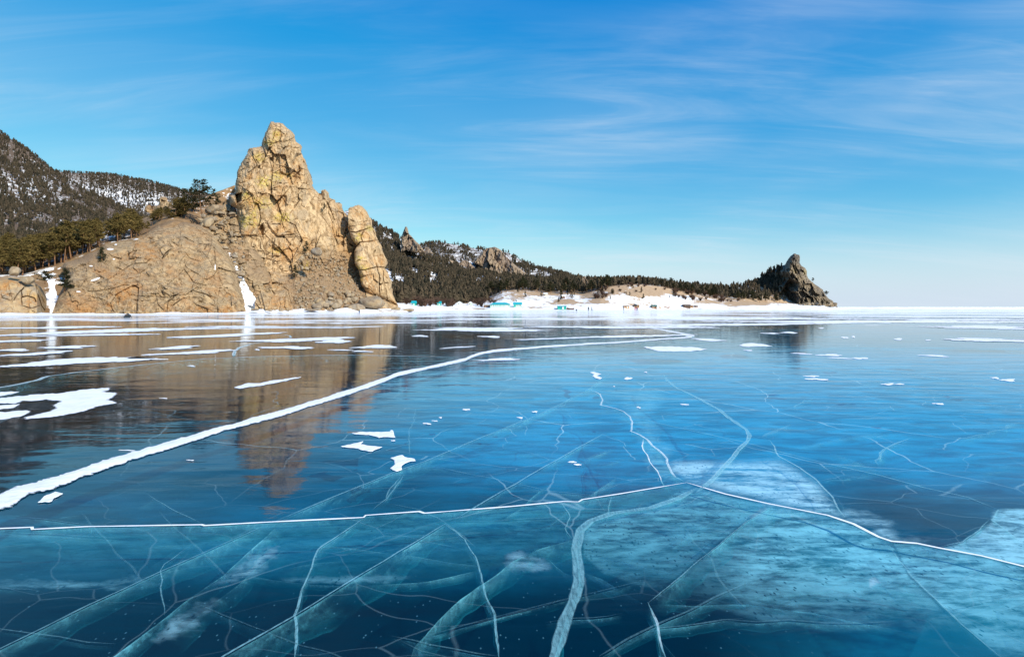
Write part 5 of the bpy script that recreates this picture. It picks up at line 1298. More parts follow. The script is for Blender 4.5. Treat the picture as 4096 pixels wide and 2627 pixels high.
def plant(loc, h, style, label, group, R, dark=False, name='pine_tree', wide=1.0, extra=None):
    tr, cr = KIT[style][R.integers(len(KIT[style]))]
    e = empty(name, loc)
    s = h / 10.0
    e.scale = (s * wide, s * wide, s); e.rotation_euler = (R.normal(0, 0.03), R.normal(0, 0.03), R.uniform(0, 6.28))
    tag(e, label, 'tree', group)
    a = bpy.data.objects.new('trunk', tr); b = bpy.data.objects.new('crown', cr)
    for o, m in ((a, BARK), (b, NEEDLE_DARK if dark else NEEDLE)):
        COL.objects.link(o); o.parent = e
        if len(o.data.materials) == 0: o.data.materials.append(m)
        o.material_slots[0].link = 'OBJECT'; o.material_slots[0].material = m
    return e
R = np.random.default_rng(77)
# the grove: upper limit of the tree tops traced along the slope
toptl = L(*A1([(-300, 940), (0, 935), (60, 870), (130, 905), (230, 895), (250, 855), (380, 870), (440, 800), (530, 790), (610, 790), (660, 770), (720, 770), (760, 790), (800, 745), (880, 720), (960, 690), (1030, 790), (1260, 780), (1300, 690), (1400, 690), (1500, 700)]))
cnt = 0; tries = 0
used = []
while cnt < 195 and tries < 9000:
    tries += 1
    u = R.uniform(-120, 770); t = 1.0 + R.random() ** 1.3 * 1.05
    w = grove_at(u, t)
    if any((w[0] - q[0]) ** 2 + (w[1] - q[1]) ** 2 < 1.9 ** 2 for q in used): continue
    base_py = CY - (w[2] - H) * F / w[1]
    top_py = toptl(u) + R.uniform(0, 45)
    h = (base_py - top_py) / F * w[1]
    h = min(h, R.uniform(8.5, 13.0)) if u < 560 else min(h, R.uniform(5, 9))
    if h < 3.2: continue
    used.append(w)
    st = R.choice(['tall', 'tall', 'broad', 'broad', 'thin'])
    plant(w, h, st, 'pine in the dense brown-green grove climbing behind the rock dome', 'pines of the grove behind the dome', R, dark=R.random() < 0.10)
    cnt += 1
for i in range(26):
    px = R.uniform(600, 745); base = L(*A1([(1050, 860), (1150, 790), (1300, 770), (1450, 745)]))(px) - R.uniform(-8, 26)
    d = foot(px) + R.uniform(44, 70)
    plant(P(px, base, d), (R.uniform(3.2, 5.5) if px > 700 else R.uniform(1.8, 3.0)), R.choice(['broad', 'broad', 'tall']), 'low bushy pine along the crest joining the grove to the tall crag', 'low pines along the crest', R, dark=R.random() < 0.15, wide=1.4)
def at_px(px, py, d): return P(px, py, d)
def lone(px, base, top, d, style, label, dark=False, wide=1.0):
    w = P(px, base, d); h = (base - top) / F * d
    return plant(w, h, style, label, None, np.random.default_rng(int(px)), dark, wide=wide)
for (px, py, tp, st, dd, lab) in (
    (815, 893, 724, 'old', 3, 'lone wide-crowned pine standing on the crest between dome and tall crag'),
    (772, 856, 785, 'broad', 20, 'short dark pine half behind the lone wide-crowned pine'),
    (868, 830, 790, 'broad', 22, 'low spreading pine close under the tall crag')):
    d = foot(px) + 38 + dd
    lone(px, py, tp, d, st, lab, dark=True, wide=1.0)
lone(407, 1088, 990, 140, 'young', 'dense young pine growing alone on the side of the dome', True, 1.1)
lone(257, 1165, 1075, 126, 'young', 'bushy young pine at the head of the narrow snow gully', True, 1.4)
lone(180, 1135, 1085, 124, 'broad', 'dark scrubby pine behind the tilted boulder', True, 1.5)
for px, py, tp, lab in ((1225, 1010, 965, 'small dark pine on a ledge halfway up the tall crag'), (1182, 1112, 1060, 'small dark pine low on the scree of the tall crag'), (1203, 1168, 1150, 'tiny bush-like pine on the lower scree'), (1295, 838, 812, 'tiny pine clinging to the upper right flank of the tall crag')):
    hh = np.clip((1240 - py) / 750.0, 0, 1)
    d = float(tower_d(np.array([px * 1.0]), np.array([py * 1.0]))[0]) - 2.0
    lone(px, py, tp, d, 'young', lab, True, 1.2)

# pines on the beach slope and along its edge
for i in range(26):
    u = R.uniform(2040, 2300) if i < 14 else R.uniform(2380, 2700); t = R.uniform(1.6, 2.9)
    w = beach_at(u, t)
    plant(w, R.uniform(1.8, 4.5), 'young', 'small dark pine scattered over the snow and sand above the beach', 'small pines on the beach slope', R, True, 'young_pine', 1.2)
k = 0
while k < 62:
    u = R.uniform(1960, 3120); t = R.uniform(2.85, 3.3)
    w = beach_at(u, t)
    if 2430 < u < 2640 and t < 3.05: continue
    plant(w, R.uniform(6, 10.5), R.choice(['tall', 'broad', 'thin']), 'pine standing at the front edge of the forest above the beach', 'pines along the forest edge above the beach', R, True)
    k += 1
# a few crooked trees on the headland
for px, py, tp, st, lab in ((AR([(1690, 610)])[0] + (AR([(0, 530)])[0][1], 'thin', 'crooked bare-topped pine leaning out from the headland ridge')), (AR([(1945, 845)])[0] + (AR([(0, 785)])[0][1], 'broad', 'small wind-bent pine low on the headland ridge')), (AR([(1030, 350)])[0] + (AR([(0, 285)])[0][1], 'broad', 'flat-topped pine on the shoulder below the headland summit')), (AR([(740, 500)])[0] + (AR([(0, 455)])[0][1], 'broad', 'small pine on the stepped left shoulder of the headland'))):
    d = float(head_d(np.array([px]), np.array([py]))[0]) + 24
    lone(px, py + 4, tp, d, st, lab, True, 1.5)

# forest that reads as one mass
def far_tree(seed):
    """small conifer of unit height: trunk and ragged whorls"""
    R = np.random.default_rng(seed); V, Q, T = [], [], []
    w = R.uniform(0.14, 0.23); lo = R.uniform(0.06, 0.34); r = 0.018
    V += [(-r, 0, -0.08), (r, 0, -0.08), (0, r, 0.7)]; Q.append((0, 1, 2)); T += [2.0] * 3
    tiers = 5; a0 = R.uniform(0, 6.28)
    for k in range(tiers):
        z0 = lo + (0.92 - lo) * k / tiers; z1 = z0 + 0.30 * (1 - 0.2 * k / tiers)
        rr = w * (1.1 - 0.72 * k / tiers) * R.uniform(0.75, 1.25)
        ap = len(V); ox, oy = R.normal(0, 0.02, 2); V.append((ox, oy, min(z1, 1.0))); T.append(0)
        m = 7
        for j in range(m):
            a = a0 + k + 6.283 * j / m; q = rr * R.uniform(0.45, 1.35)
            V.append((ox + math.cos(a) * q, oy + math.sin(a) * q, z0 + R.uniform(-.07, .05))); T.append(0)
        for j in range(m): Q.append((ap, ap + 1 + j, ap + 1 + (j + 1) % m))
    return np.array(V), np.array(Q), np.array(T)
FT = [far_tree(6000 + i) for i in range(16)]
def far_needles():
    m = NM('far_needles'); t = m.attr('tv')
    c = m.mix(t, (0.026, 0.025, 0.018), (0.085, 0.064, 0.042))
    c = m.mix(m.ramp(t, 1.2, 1.8), c, (0.16, 0.10, 0.07))
    d = m.n('ShaderNodeBsdfDiffuse'); m.link(c, d.inputs['Color'])
    return m.surf(d.outputs[0])
FARN = far_needles()
def forest(name, at, n, ur, tr, hr, dens, seed, label):
    R = np.random.default_rng(seed)
    u = R.uniform(*ur, n * 3); t = R.uniform(*tr, n * 3)
    keep = R.random(n * 3) < dens(u, t)
    u, t = u[keep][:n], t[keep][:n]
    W = at(u, t)
    bx = CX + W[:, 0] * F / W[:, 1]; by = CY - (W[:, 2] - H) * F / W[:, 1]
    free = np.ones(len(u), bool)
    for cr in CRAGS: free &= ~(inside(bx, by - 6, cr) & (R.random(len(u)) < 0.93))
    W = W[free]; u = u[free]
    h = R.uniform(*hr, len(u)) * R.choice([0.6, 0.8, 1.0, 1.0, 1.1], len(u)); rot = R.uniform(0, 6.28, len(u)); tv = R.random(len(u)); kind = R.integers(len(FT), size=len(u))
    VV, QQ, TT = [], [], []; base = 0
    for k, (V, Q, T) in enumerate(FT):
        i = np.where(kind == k)[0]
        if len(i) == 0: continue
        c, s_ = np.cos(rot[i])[:, None], np.sin(rot[i])[:, None]
        X = (V[:, 0] * c - V[:, 1] * s_) * h[i][:, None] + W[i, 0][:, None]; Y = (V[:, 0] * s_ + V[:, 1] * c) * h[i][:, None] + W[i, 1][:, None]; Z = V[:, 2] * h[i][:, None] + W[i, 2][:, None]
        VV.append(np.stack((X, Y, Z), -1).reshape(-1, 3))
        QQ.append((Q[None] + (base + np.arange(len(i)) * len(V))[:, None, None]).reshape(-1, 3)); base += len(i) * len(V)
        TT.append(np.where(T[None] > 1, 2.0, tv[i][:, None]).ravel())
    me = mesh_np(name, np.concatenate(VV), np.concatenate(QQ)); attr(me, 'tv', np.concatenate(TT))
    return stuff(obj(name, me, FARN), label, 'forest')
def patchy(seed, lo, hi, su, st, floor=0.05):
    return lambda u, t: sstep(lo, hi, fbm(u / su, t * st, oct=4, seed=seed)) * (1 - floor) + floor
forest('beach_forest', beach_at, 3600, (1450, 3240), (2.5, 4.05), (5.5, 8.5), lambda u, t: np.where(u < 1950, 0.9, t > 3.05) * 1.0, 501, 'dark pine forest covering the low ridge behind the beach')
forest('hillside_forest', hill3_at, 9500, (1440, 2420), (0.0, 2.03), (4.5, 7.5), lambda u, t: patchy(503, 0.36, 0.56, 34, 5)(u, t) * np.where(u > 1960, t > 0.35 + (u - 1960) / 500, 1), 503, 'pine forest thinning to snow on the hillside behind the crag')
forest('ridge_forest', hill4_at, 4500, (1600, 2350), (0.1, 1.03), (5, 8), patchy(505, 0.34, 0.54, 30, 6), 505, 'thin dark forest on the farther rocky ridge')
forest('mountain_forest', mt1_at, 14000, (-60, 790), (0.3, 2.03), (4.2, 7.5), patchy(507, 0.33, 0.50, 22, 7, 0.12), 507, 'brownish forest covering the steep mountain')
forest('far_forest', mt2_at, 9000, (180, 880), (0.2, 1.03), (5.5, 9), lambda u, t: np.where((t > 0.45) & (t < 0.85), 0.62, 1.0) * patchy(509, 0.34, 0.55, 9, 2.2, 0.12)(u, t), 509, 'dark forest along the distant ridge')
def head_at(u, t):
    o = head_out[2:12]
    yt = np.interp(u, [p[0] for p in o], [p[1] for p in o]); yb = np.interp(u, [2990, 3200], [1205, 1120])
    py = yt + (yb - yt) * t
    return np.stack(P(u, py + 3, head_d(u, py) + 3), -1)
forest('headland_forest', head_at, 400, (2990, 3130), (0.06, 1.0), (5, 9), lambda u, t: 1.0 + 0 * u, 511, 'dark trees on the shaded flank of the headland')

# leafless shrubs behind the beach
SHR = [shrub(700 + i, 1.0) for i in range(3)]
def bush(w, h, label, group):
    o = obj('bare_shrub', SHR[R.integers(3)], None); o.location = w; o.scale = (h * 1.3, h * 1.3, h); o.rotation_euler = (0, 0, R.uniform(0, 6.28))
    if len(o.data.materials) == 0: o.data.materials.append(TWIG)
    return tag(o, label, 'shrub', group)
for i in range(26):
    u = R.uniform(1600, 2010); w = beach_at(u, R.uniform(1.5, 2.6))
    bush(w, R.uniform(2.5, 5.0), 'leafless brown shrub at the back of the snowy beach before the forest', 'bare shrubs behind the beach')
for i in range(36):
    u = R.uniform(2690, 2960); w = beach_at(u, R.uniform(2.0, 3.1))
    bush(w, R.uniform(2.0, 4.5), 'leafless brown shrub on the snowy slope near the foot of the headland', 'bare shrubs near the headland')
for i in range(8):
    u = R.uniform(2365, 2425); w = beach_at(u, R.uniform(1.9, 2.8))
    bush(w, R.uniform(2.5, 4.0), 'leafless brown shrub in the thicket on the sandy knoll above the beach', 'bare shrubs on the sandy knoll')
for i in range(16):
    u = R.uniform(2440, 2700); w = beach_at(u, R.uniform(2.2, 3.0))
    bush(w, R.uniform(1.2, 3.0), 'low leafless shrub on the bare sandy dune above the huts', 'bare shrubs on the dune')

# ------------------------------------------------------------------ boulders
def boulder_mesh(seed, flat=0.8):
    bm = bmesh.new(); bmesh.ops.create_icosphere(bm, subdivisions=3, radius=1.0)
    R = np.random.default_rng(seed)
    planes = [(lambda v: v / np.linalg.norm(v))(R.normal(0, 1, 3)) for _ in range(11)]; offs = R.uniform(0.62, 0.9, 11)
    co = np.array([v.co for v in bm.verts])
    for n, o in zip(planes, offs):
        d = co @ n - o; co -= np.where(d > 0, d * 0.92, 0)[:, None] * n
    co *= (1 + 0.10 * (fbm(co[:, 0] * 2 + seed, co[:, 1] * 2, co[:, 2] * 2, oct=4, seed=seed)[:, None] - 0.5))
    co[:, 2] *= flat
    for v, c in zip(bm.verts, co): v.co = c
    me = bpy.data.meshes.new('boulder'); bm.to_mesh(me); bm.free()
    nv = len(me.vertices); attr(me, 'blk', np.full(nv, R.random()))
    for k in ('lichen', 'rust', 'soil', 'snow'): attr(me, k, np.zeros(nv))
    return me
BM = [boulder_mesh(800 + i) for i in range(8)]
for me in BM: me.materials.append(BOULDER)
def boulder(px, base, w, h, d, label, group=None, seed=0, tilt=0.0):
    o = obj('boulder', BM[seed % len(BM)])
    k = d / F
    o.location = P(px, base - h * 0.46, d)
    o.scale = (w * k * 0.56, w * k * 0.5, h * k * 0.68)
    o.rotation_euler = (0, tilt, 0)
    return tag(o, label, 'boulder', group)
s_ = 900 / 1631.
def b1(x, y, w, h, dd, label, group=None, seed=0, tilt=0.0, A=A1):
    px, py = A([(x, y)])[0]
    return boulder(px, py, w * s_, h * s_, foot(px) + dd, label, group, seed, tilt)
b1(110, 1190, 70, 78, 6.5, 'egg-shaped grey boulder perched on the low ochre cliff', seed=0, tilt=0.12)
b1(198, 1240, 92, 60, 6.0, 'tilted flat-topped boulder resting on the edge of the ochre cliff', seed=1, tilt=0.35)
b1(60, 835, 75, 80, 36, 'pale square boulder below the lone wide-crowned pine', seed=2, A=A2)
b1(100, 750, 120, 90, 42, 'dark angular boulder behind the pale square boulder', seed=3, tilt=-0.2, A=A2)
b1(240, 668, 55, 72, 44, 'dark block leaning at the cave mouth left of the tall crag', seed=4, A=A2)
b1(1245, 1425, 175, 100, 0.5, 'huge rounded grey boulder at the foot of the leaning pinnacle', seed=5, A=A2)
b1(1130, 1440, 130, 62, -0.5, 'wide low boulder next to the huge rounded boulder', seed=6, tilt=0.1, A=A2)
b1(1420, 1440, 70, 34, -1.0, 'dark shore boulder below the leaning pinnacle', seed=7, A=A2)
b1(1500, 1442, 130, 22, -2.0, 'long flat dark rock ledge running out from the pinnacle foot', seed=1, A=A2)
b1(845, 1040, 75, 65, 13, 'round grey block on the ledge in the middle of the crag', seed=5, A=A2)
RB = np.random.default_rng(91)
for i in range(34):
    x = RB.uniform(820, 1130); y = RB.uniform(1300, 1420)
    px, py = A2([(x, y)])[0]
    d = float(tower_d(np.array([px]), np.array([py]))[0]) - 1.2
    sz = RB.uniform(24, 62) * (0.6 + 0.6 * (y - 1280) / 140)
    boulder(px, py + 4, sz * s_, sz * RB.uniform(0.6, 0.85) * s_, d, 'grey boulder in the rubble heap at the foot of the tall crag', 'boulders heaped below the crag', i, RB.uniform(-0.4, 0.4))
for i in range(22):
    x = RB.uniform(20, 240); y = RB.uniform(730, 1000) if i < 12 else RB.uniform(1040, 1230)
    if i >= 12: x = RB.uniform(240, 330)
    px, py = A2([(x, y)])[0]
    d = float(gul_d(np.array([px]), np.array([py]))[0]) - 1.0
    sz = RB.uniform(22, 60)
    boulder(px, py, sz * s_, sz * RB.uniform(0.5, 0.8) * s_, d, 'brown boulder lying on the stony slope beside the snow gully', 'boulders on the stony slope', i + 3, RB.uniform(-0.3, 0.5))
for i, (x, y, w, h) in enumerate(((400, 1437, 60, 18), (505, 1440, 50, 14), (590, 1440, 40, 12), (800, 1440, 90, 20), (850, 1436, 50, 20), (950, 1440, 50, 14))):
    b1(x, y, w, h, -3.5, 'dark low rock poking out of the shore snow below the crag', 'low rocks in the shore snow', i, A=A2)
# rubble on the scree too small to pick apart
def rubble(n, seed, sampler, size, label):
    R = np.random.default_rng(seed); bm0 = bmesh.new(); bmesh.ops.create_icosphere(bm0, subdivisions=1, radius=1.0)
    base = np.array([v.co for v in bm0.verts]); fc = np.array([[v.index for v in f.verts] for f in bm0.faces]); bm0.free()
    VV, QQ = [], []
    for i in range(n):
        w = sampler(R); s = R.uniform(*size) * R.choice([0.5, 0.7, 1, 1.4])
        c = base * (1 + R.uniform(-0.3, 0.3, (len(base), 1))) * s * R.uniform(0.6, 1.2, 3)
        a = R.uniform(0, 6.28); c = c @ np.array(((math.cos(a), -math.sin(a), 0), (math.sin(a), math.cos(a), 0), (0, 0, 1)))
        VV.append(c + w); QQ.append(fc + i * len(base))
    me = mesh_np('rubble', np.concatenate(VV), np.concatenate(QQ)); nv = len(me.vertices)
    attr(me, 'blk', np.repeat(R.random(n), len(base)))
    for k in ('lichen', 'rust', 'soil', 'snow'): attr(me, k, np.zeros(nv))
    return stuff(obj('rubble', me, BOULDER), label, 'rubble')
def scree_pt(R):
    px, py = A2([(R.uniform(690, 1290), R.uniform(1020, 1430))])[0]
    return np.array(P(px, py, float(tower_d(np.array([px]), np.array([py]))[0]) - R.uniform(-0.3, 1.0)))
rubble(900, 3, scree_pt, (0.22, 0.55), 'loose stones strewn over the scree below the crag')
def talus_pt(R):
    px, py = A2([(R.uniform(0, 330), R.uniform(720, 1300))])[0]
    return np.array(P(px, py, float(gul_d(np.array([px]), np.array([py]))[0]) - R.uniform(-0.2, 0.8)))
rubble(300, 5, talus_pt, (0.22, 0.55), 'loose stones strewn over the slope beside the snow gully')
def head_pt(R):
    px, py = AR([(R.uniform(650, 2120), R.uniform(1030, 1110))])[0]
    return np.array(P(px, py, float(head_d(np.array([px]), np.array([py]))[0]) - 6))
rubble(160, 7, head_pt, (0.8, 2.2), 'fallen blocks along the foot of the headland')

# ------------------------------------------------------------------ huts
TEAL = plain('teal_roof', (0.01, 0.36, 0.42), 0.5, 0.12)
MINT = plain('mint_wall', (0.50, 0.72, 0.56), 0.7, 0.08)
TEALW = plain('teal_wall', (0.01, 0.36, 0.29), 0.7, 0.12)
WHITE = plain('white_trim', (0.80, 0.82, 0.80), 0.6, 0.05)
WOOD = plain('weathered_wood', (0.28, 0.16, 0.09), 0.85, 0.35, 1.5)
WOODL = plain('fresh_wood', (0.48, 0.29, 0.15), 0.85, 0.25, 1.5)
WOODD = plain('dark_wood', (0.12, 0.065, 0.04), 0.85, 0.3, 1.5)
TAR = plain('tar_roof', (0.045, 0.045, 0.05), 0.8, 0.2)
GREENR = plain('green_roof', (0.06, 0.14, 0.12), 0.7, 0.2)
REDW = plain('red_wall', (0.26, 0.07, 0.04), 0.8, 0.2)
GLASS = plain('window_glass', (0.06, 0.10, 0.14), 0.15, 0.2, spec=0.6)
BLUEW = plain('blue_frame', (0.04, 0.42, 0.70), 0.6, 0.1)
def box(bm, x0, x1, y0, y1, z0, z1):
    v = [bm.verts.new((x, y, z)) for z in (z0, z1) for x, y in ((x0, y0), (x1, y0), (x1, y1), (x0, y1))]
    for f in ((3, 2, 1, 0), (4, 5, 6, 7), (0, 1, 5, 4), (1, 2, 6, 5), (2, 3, 7, 6), (3, 0, 4, 7)): bm.faces.new([v[i] for i in f])
def part(name, mat, parent, boxes):
    bm = bmesh.new()
    for b in boxes: box(bm, *b)
    return obj(name, bm, mat, parent)
def roof(parent, mat, w, dp, z, rise, over=0.35, hip=0.0, axis='x', shed=False):
    bm = bmesh.new(); X, Y = w / 2 + over, dp / 2 + over; t = 0.14
    if shed:
        lo = [(-X, -Y, z), (X, -Y, z), (X, Y, z + rise), (-X, Y, z + rise)]
        v = [bm.verts.new(p) for p in lo] + [bm.verts.new((p[0], p[1], p[2] + t)) for p in lo]
        for f in ((3, 2, 1, 0), (4, 5, 6, 7), (0, 1, 5, 4), (1, 2, 6, 5), (2, 3, 7, 6), (3, 0, 4, 7)): bm.faces.new([v[i] for i in f])
    else:
        if axis == 'x': rg = [(-X + hip, 0), (X - hip, 0)]
        else: rg = [(0, -Y + hip), (0, Y - hip)]
        b = [bm.verts.new(p) for p in ((-X, -Y, z), (X, -Y, z), (X, Y, z), (-X, Y, z))]
        u = [bm.verts.new(p) for p in ((-X, -Y, z + t), (X, -Y, z + t), (X, Y, z + t), (-X, Y, z + t))]
        r = [bm.verts.new((p[0], p[1], z + t + rise)) for p in rg]
        bm.faces.new(b[::-1])
        for i in range(4): bm.faces.new((b[i], b[(i + 1) % 4], u[(i + 1) % 4], u[i]))
        if axis == 'x':
            bm.faces.new((u[0], u[1], r[1], r[0])); bm.faces.new((u[2], u[3], r[0], r[1])); bm.faces.new((u[1], u[2], r[1])); bm.faces.new((u[3], u[0], r[0]))
        else:
            bm.faces.new((u[1], u[2], r[1], r[0])); bm.faces.new((u[3], u[0], r[0], r[1])); bm.faces.new((u[0], u[1], r[0])); bm.faces.new((u[2], u[3], r[1]))
    return obj('roof', bm, mat, parent)
def beach_point(px, py):
    """point on the beach terrain seen at this pixel"""
    best = None
    for t in np.linspace(0.6, 3.4, 200):
        w = beach_at(px, t); q = CY - (w[2] - H) * F / w[1]
        if best is None or abs(q - py) < best[0]: best = (abs(q - py), w)
    return best[1]
def hut(name, px, base, w, h, label, wall, rmat, dp=None, rise=1.0, hip=0.0, wins=(), doors=(), rz=0.0, axis='x', shed=False, trim=None, posts=0, frame=WHITE):
    p = beach_point(px, base); k = p[1] / F
    W_, H_ = w * k, h * k; D_ = dp or min(W_, 5.0)
    e = empty(name, p); e.rotation_euler = (0, 0, rz)
    tag(e, label, 'building')
    part('wall', wall, e, [(-W_ / 2, W_ / 2, -D_ / 2, D_ / 2, -0.8, H_)])
    if trim: part('trim', trim, e, [(x - 0.08, x + 0.08, -D_ / 2 - 0.03, -D_ / 2 + 0.05, 0, H_ - 0.02) for x in np.linspace(-W_ / 2 + 0.1, W_ / 2 - 0.1, max(2, int(W_ / 1.6)))])
    roof(e, rmat, W_, D_, H_ + 0.003, rise, hip=hip, axis=axis, shed=shed)
    for x, ww in wins:
        f = part('window', frame, e, [(x * W_ - ww / 2, x * W_ + ww / 2, -D_ / 2 - 0.06, -D_ / 2 + 0.02, H_ * 0.38, H_ * 0.86)])
        part('pane', GLASS, f, [(x * W_ - ww / 2 + 0.09, x * W_ + ww / 2 - 0.09, -D_ / 2 - 0.075, -D_ / 2 - 0.04, H_ * 0.38 + 0.09, H_ * 0.86 - 0.09)])
    for x, ww, mt in doors:
        dd = part('door', mt, e, [(x * W_ - ww / 2, x * W_ + ww / 2, -D_ / 2 - 0.07, -D_ / 2 + 0.02, 0.02, min(2.0, H_ * 0.85))])
        part('handle', TAR, dd, [(x * W_ + ww / 2 - 0.14, x * W_ + ww / 2 - 0.08, -D_ / 2 - 0.12, -D_ / 2 - 0.07, 0.95, 1.05)])
    for i in range(posts):
        x = -W_ / 2 + W_ * (i + 0.5) / posts
        part('post', WOODD, e, [(x - 0.09, x + 0.09, -D_ / 2 - 0.3, -D_ / 2 - 0.12, -0.8, H_)])
    return e
hut('long_hut', 2001, 1228, 78, 9.5, 'long pale green beach building under a turquoise hipped roof', MINT, TEAL, dp=6, rise=1.1, hip=2.6, wins=[(x, 0.75) for x in np.linspace(-0.44, 0.44, 10)], doors=((0.33, 0.9, WHITE),), trim=TEALW)
hut('porch_shed', 1948, 1228, 24, 8, 'small brown open porch at the end of the long green building', WOOD, plain('pale_roof', (0.62, 0.60, 0.55), 0.7), dp=4, rise=0.3, shed=True, wins=((-0.2, 0.8), (0.25, 0.8)), posts=3, frame=WOODL)
hut('green_cottage', 2070, 1228, 31, 10, 'small pale green cottage with turquoise gable roof beside the long building', MINT, TEAL, dp=5, rise=1.2, wins=((-0.05, 0.8), (0.2, 0.8), (0.38, 0.8)), doors=((-0.35, 1.2, TEALW),), trim=TEALW)
hut('teal_shed', 2247, 1236, 34, 10.5, 'bright turquoise shed with blue window frames at the water edge', TEALW, TEAL, dp=3.5, rise=0.25, shed=True, wins=((-0.22, 0.7), (-0.02, 0.7)), doors=((0.12, 0.8, WHITE),), frame=BLUEW)
hut('plank_shed', 2505, 1231, 21, 6.5, 'low plank shed of pale and brown boards behind a lone walker', WOODL, WOOD, dp=3, rise=0.3, shed=True, doors=((0.15, 0.7, WHITE),), wins=((-0.25, 0.5),), frame=WOOD)
hut('gable_hut', 2541, 1229, 12, 6, 'little brown hut with a dark pointed roof behind walkers in red', WOOD, TAR, dp=3, rise=1.1, axis='y', doors=((0.0, 0.7, WOODD),), wins=())
hut('plank_annex', 2551, 1230, 9, 6, 'light plank annex leaning on the dark-roofed little hut', WOODL, WOOD, dp=2.5, rise=0.4, shed=True, doors=((0.1, 0.6, WOOD),))
hut('green_roof_hut', 2615, 1232, 19, 7, 'squat wooden hut with a dull green roof on the snow', WOOD, GREENR, dp=4, rise=0.9, wins=((-0.2, 0.6),), doors=((0.22, 0.7, WOODD),))
hut('log_house', 2745, 1229, 26, 10, 'dark log house with flat roof and pale windows below the dune', WOODD, WOODD, dp=5, rise=0.15, shed=True, wins=((-0.28, 0.9), (0.02, 0.9), (0.3, 0.9)), posts=4, frame=WOODL)
hut('porch_annex', 2764, 1229, 12, 5, 'sloping plank annex against the dark log house', WOODL, WOOD, dp=4, rise=0.5, shed=True, doors=((0.0, 0.7, WOODD),))
hut('small_shed', 2783, 1229, 12, 5.5, 'small lone brown shed just past the dark log house', WOOD, TAR, dp=2.5, rise=0.3, shed=True, wins=((0.1, 0.5),), doors=((-0.25, 0.6, WOODD),))
hut('red_hut', 2252, 1192, 13, 6, 'dark red hut with snowy roof at the forest edge', REDW, SNOW, dp=4, rise=1.0, wins=((0.2, 0.7),), doors=((-0.2, 0.7, WOODL),))
hut('snow_roof_hut', 2182, 1181, 13, 5, 'pale hut under a snowy roof among trees above the beach', plain('cream_wall', (0.62, 0.55, 0.42), 0.8), SNOW, dp=4, rise=0.8, wins=((0.1, 0.7),), doors=((-0.3, 0.7, WOODD),))
hut('blue_hut', 2420, 1177, 16, 5, 'small dark blue hut half hidden by shrubs on the knoll', plain('blue_wall', (0.05, 0.10, 0.20), 0.7), SNOW, dp=4, rise=0.7, wins=((0.0, 0.7),), doors=((0.3, 0.7, WOODD),))
for px, w, lab in ((1656, 13, 'green cabin behind bare shrubs, closest to the leaning pinnacle'), (1757, 12, 'green cabin half hidden by bare shrubs midway along the back of the beach'), (1838, 18, 'white cabin with green gable among shrubs behind the beach'), (1882, 14, 'grey-roofed cabin between the white cabin and the long building')):
    hut('cabin', px, 1221, w, 8, lab, WHITE if 'white' in lab else TEALW, plain('snowy_roof', (0.6, 0.62, 0.62), 0.8) if 'grey' in lab or 'white' in lab else TEAL, dp=4, rise=1.0, axis='y' if 'white' in lab else 'x', wins=((-0.2, 0.7),), doors=((0.2, 0.7, MINT),))

# boats pulled up on the snow
def boat(px, py, w, label, mat):
    p = beach_point(px, py); Lb = w * p[1] / F
    e = empty('boat', p); tag(e, label, 'boat'); e.rotation_euler = (0, 0.05, 0.15)
    bm = bmesh.new(); ring = []
    for i in range(9):
        t = i / 8; x = (t - 0.5) * Lb; b = 0.85 * math.sin(math.pi * min(0.98, 0.22 + 0.78 * t)) ** 0.6 if t < 1 else 0.03; sh_ = 0.75 + 0.35 * (2 * t - 1) ** 2
        ring.append([bm.verts.new(q) for q in ((x, -b, sh_), (x, -b * 0.75, 0.2), (x, 0, -0.05 + 0.25 * max(0, t - 0.8) * 4), (x, b * 0.75, 0.2), (x, b, sh_), (x, b * 0.85, sh_ - 0.02), (x, b * 0.6, 0.3), (x, -b * 0.6, 0.3), (x, -b * 0.85, sh_ - 0.02))])
    for a, b in zip(ring[:-1], ring[1:]):
        for k in range(9): bm.faces.new((a[k], a[(k + 1) % 9], b[(k + 1) % 9], b[k]))
    bm.faces.new(ring[0]); bm.faces.new(ring[-1][::-1])
    bmesh.ops.recalc_face_normals(bm, faces=bm.faces)
    obj('hull', bm, mat, e)
    for x in (-0.2, 0.1): part('bench', WOODL, e, [(x * Lb - 0.12, x * Lb + 0.12, -0.62, 0.62, 0.55, 0.60)])
boat(2282, 1238, 30, 'long dark boat lying on the snow beside the turquoise shed', WOODD)
boat(2668, 1232, 24, 'brown wooden boat pulled up between the green-roofed hut and the log house', WOOD)
boat(2640, 1232, 11, 'small pale dinghy next to the squat green-roofed hut', WOODL)
b = beach_point(1934, 1238); k = b[1] / F
boulder(1934, 1240, 8, 7, b[1], 'small dark boulder alone on the beach before the open porch', seed=3)

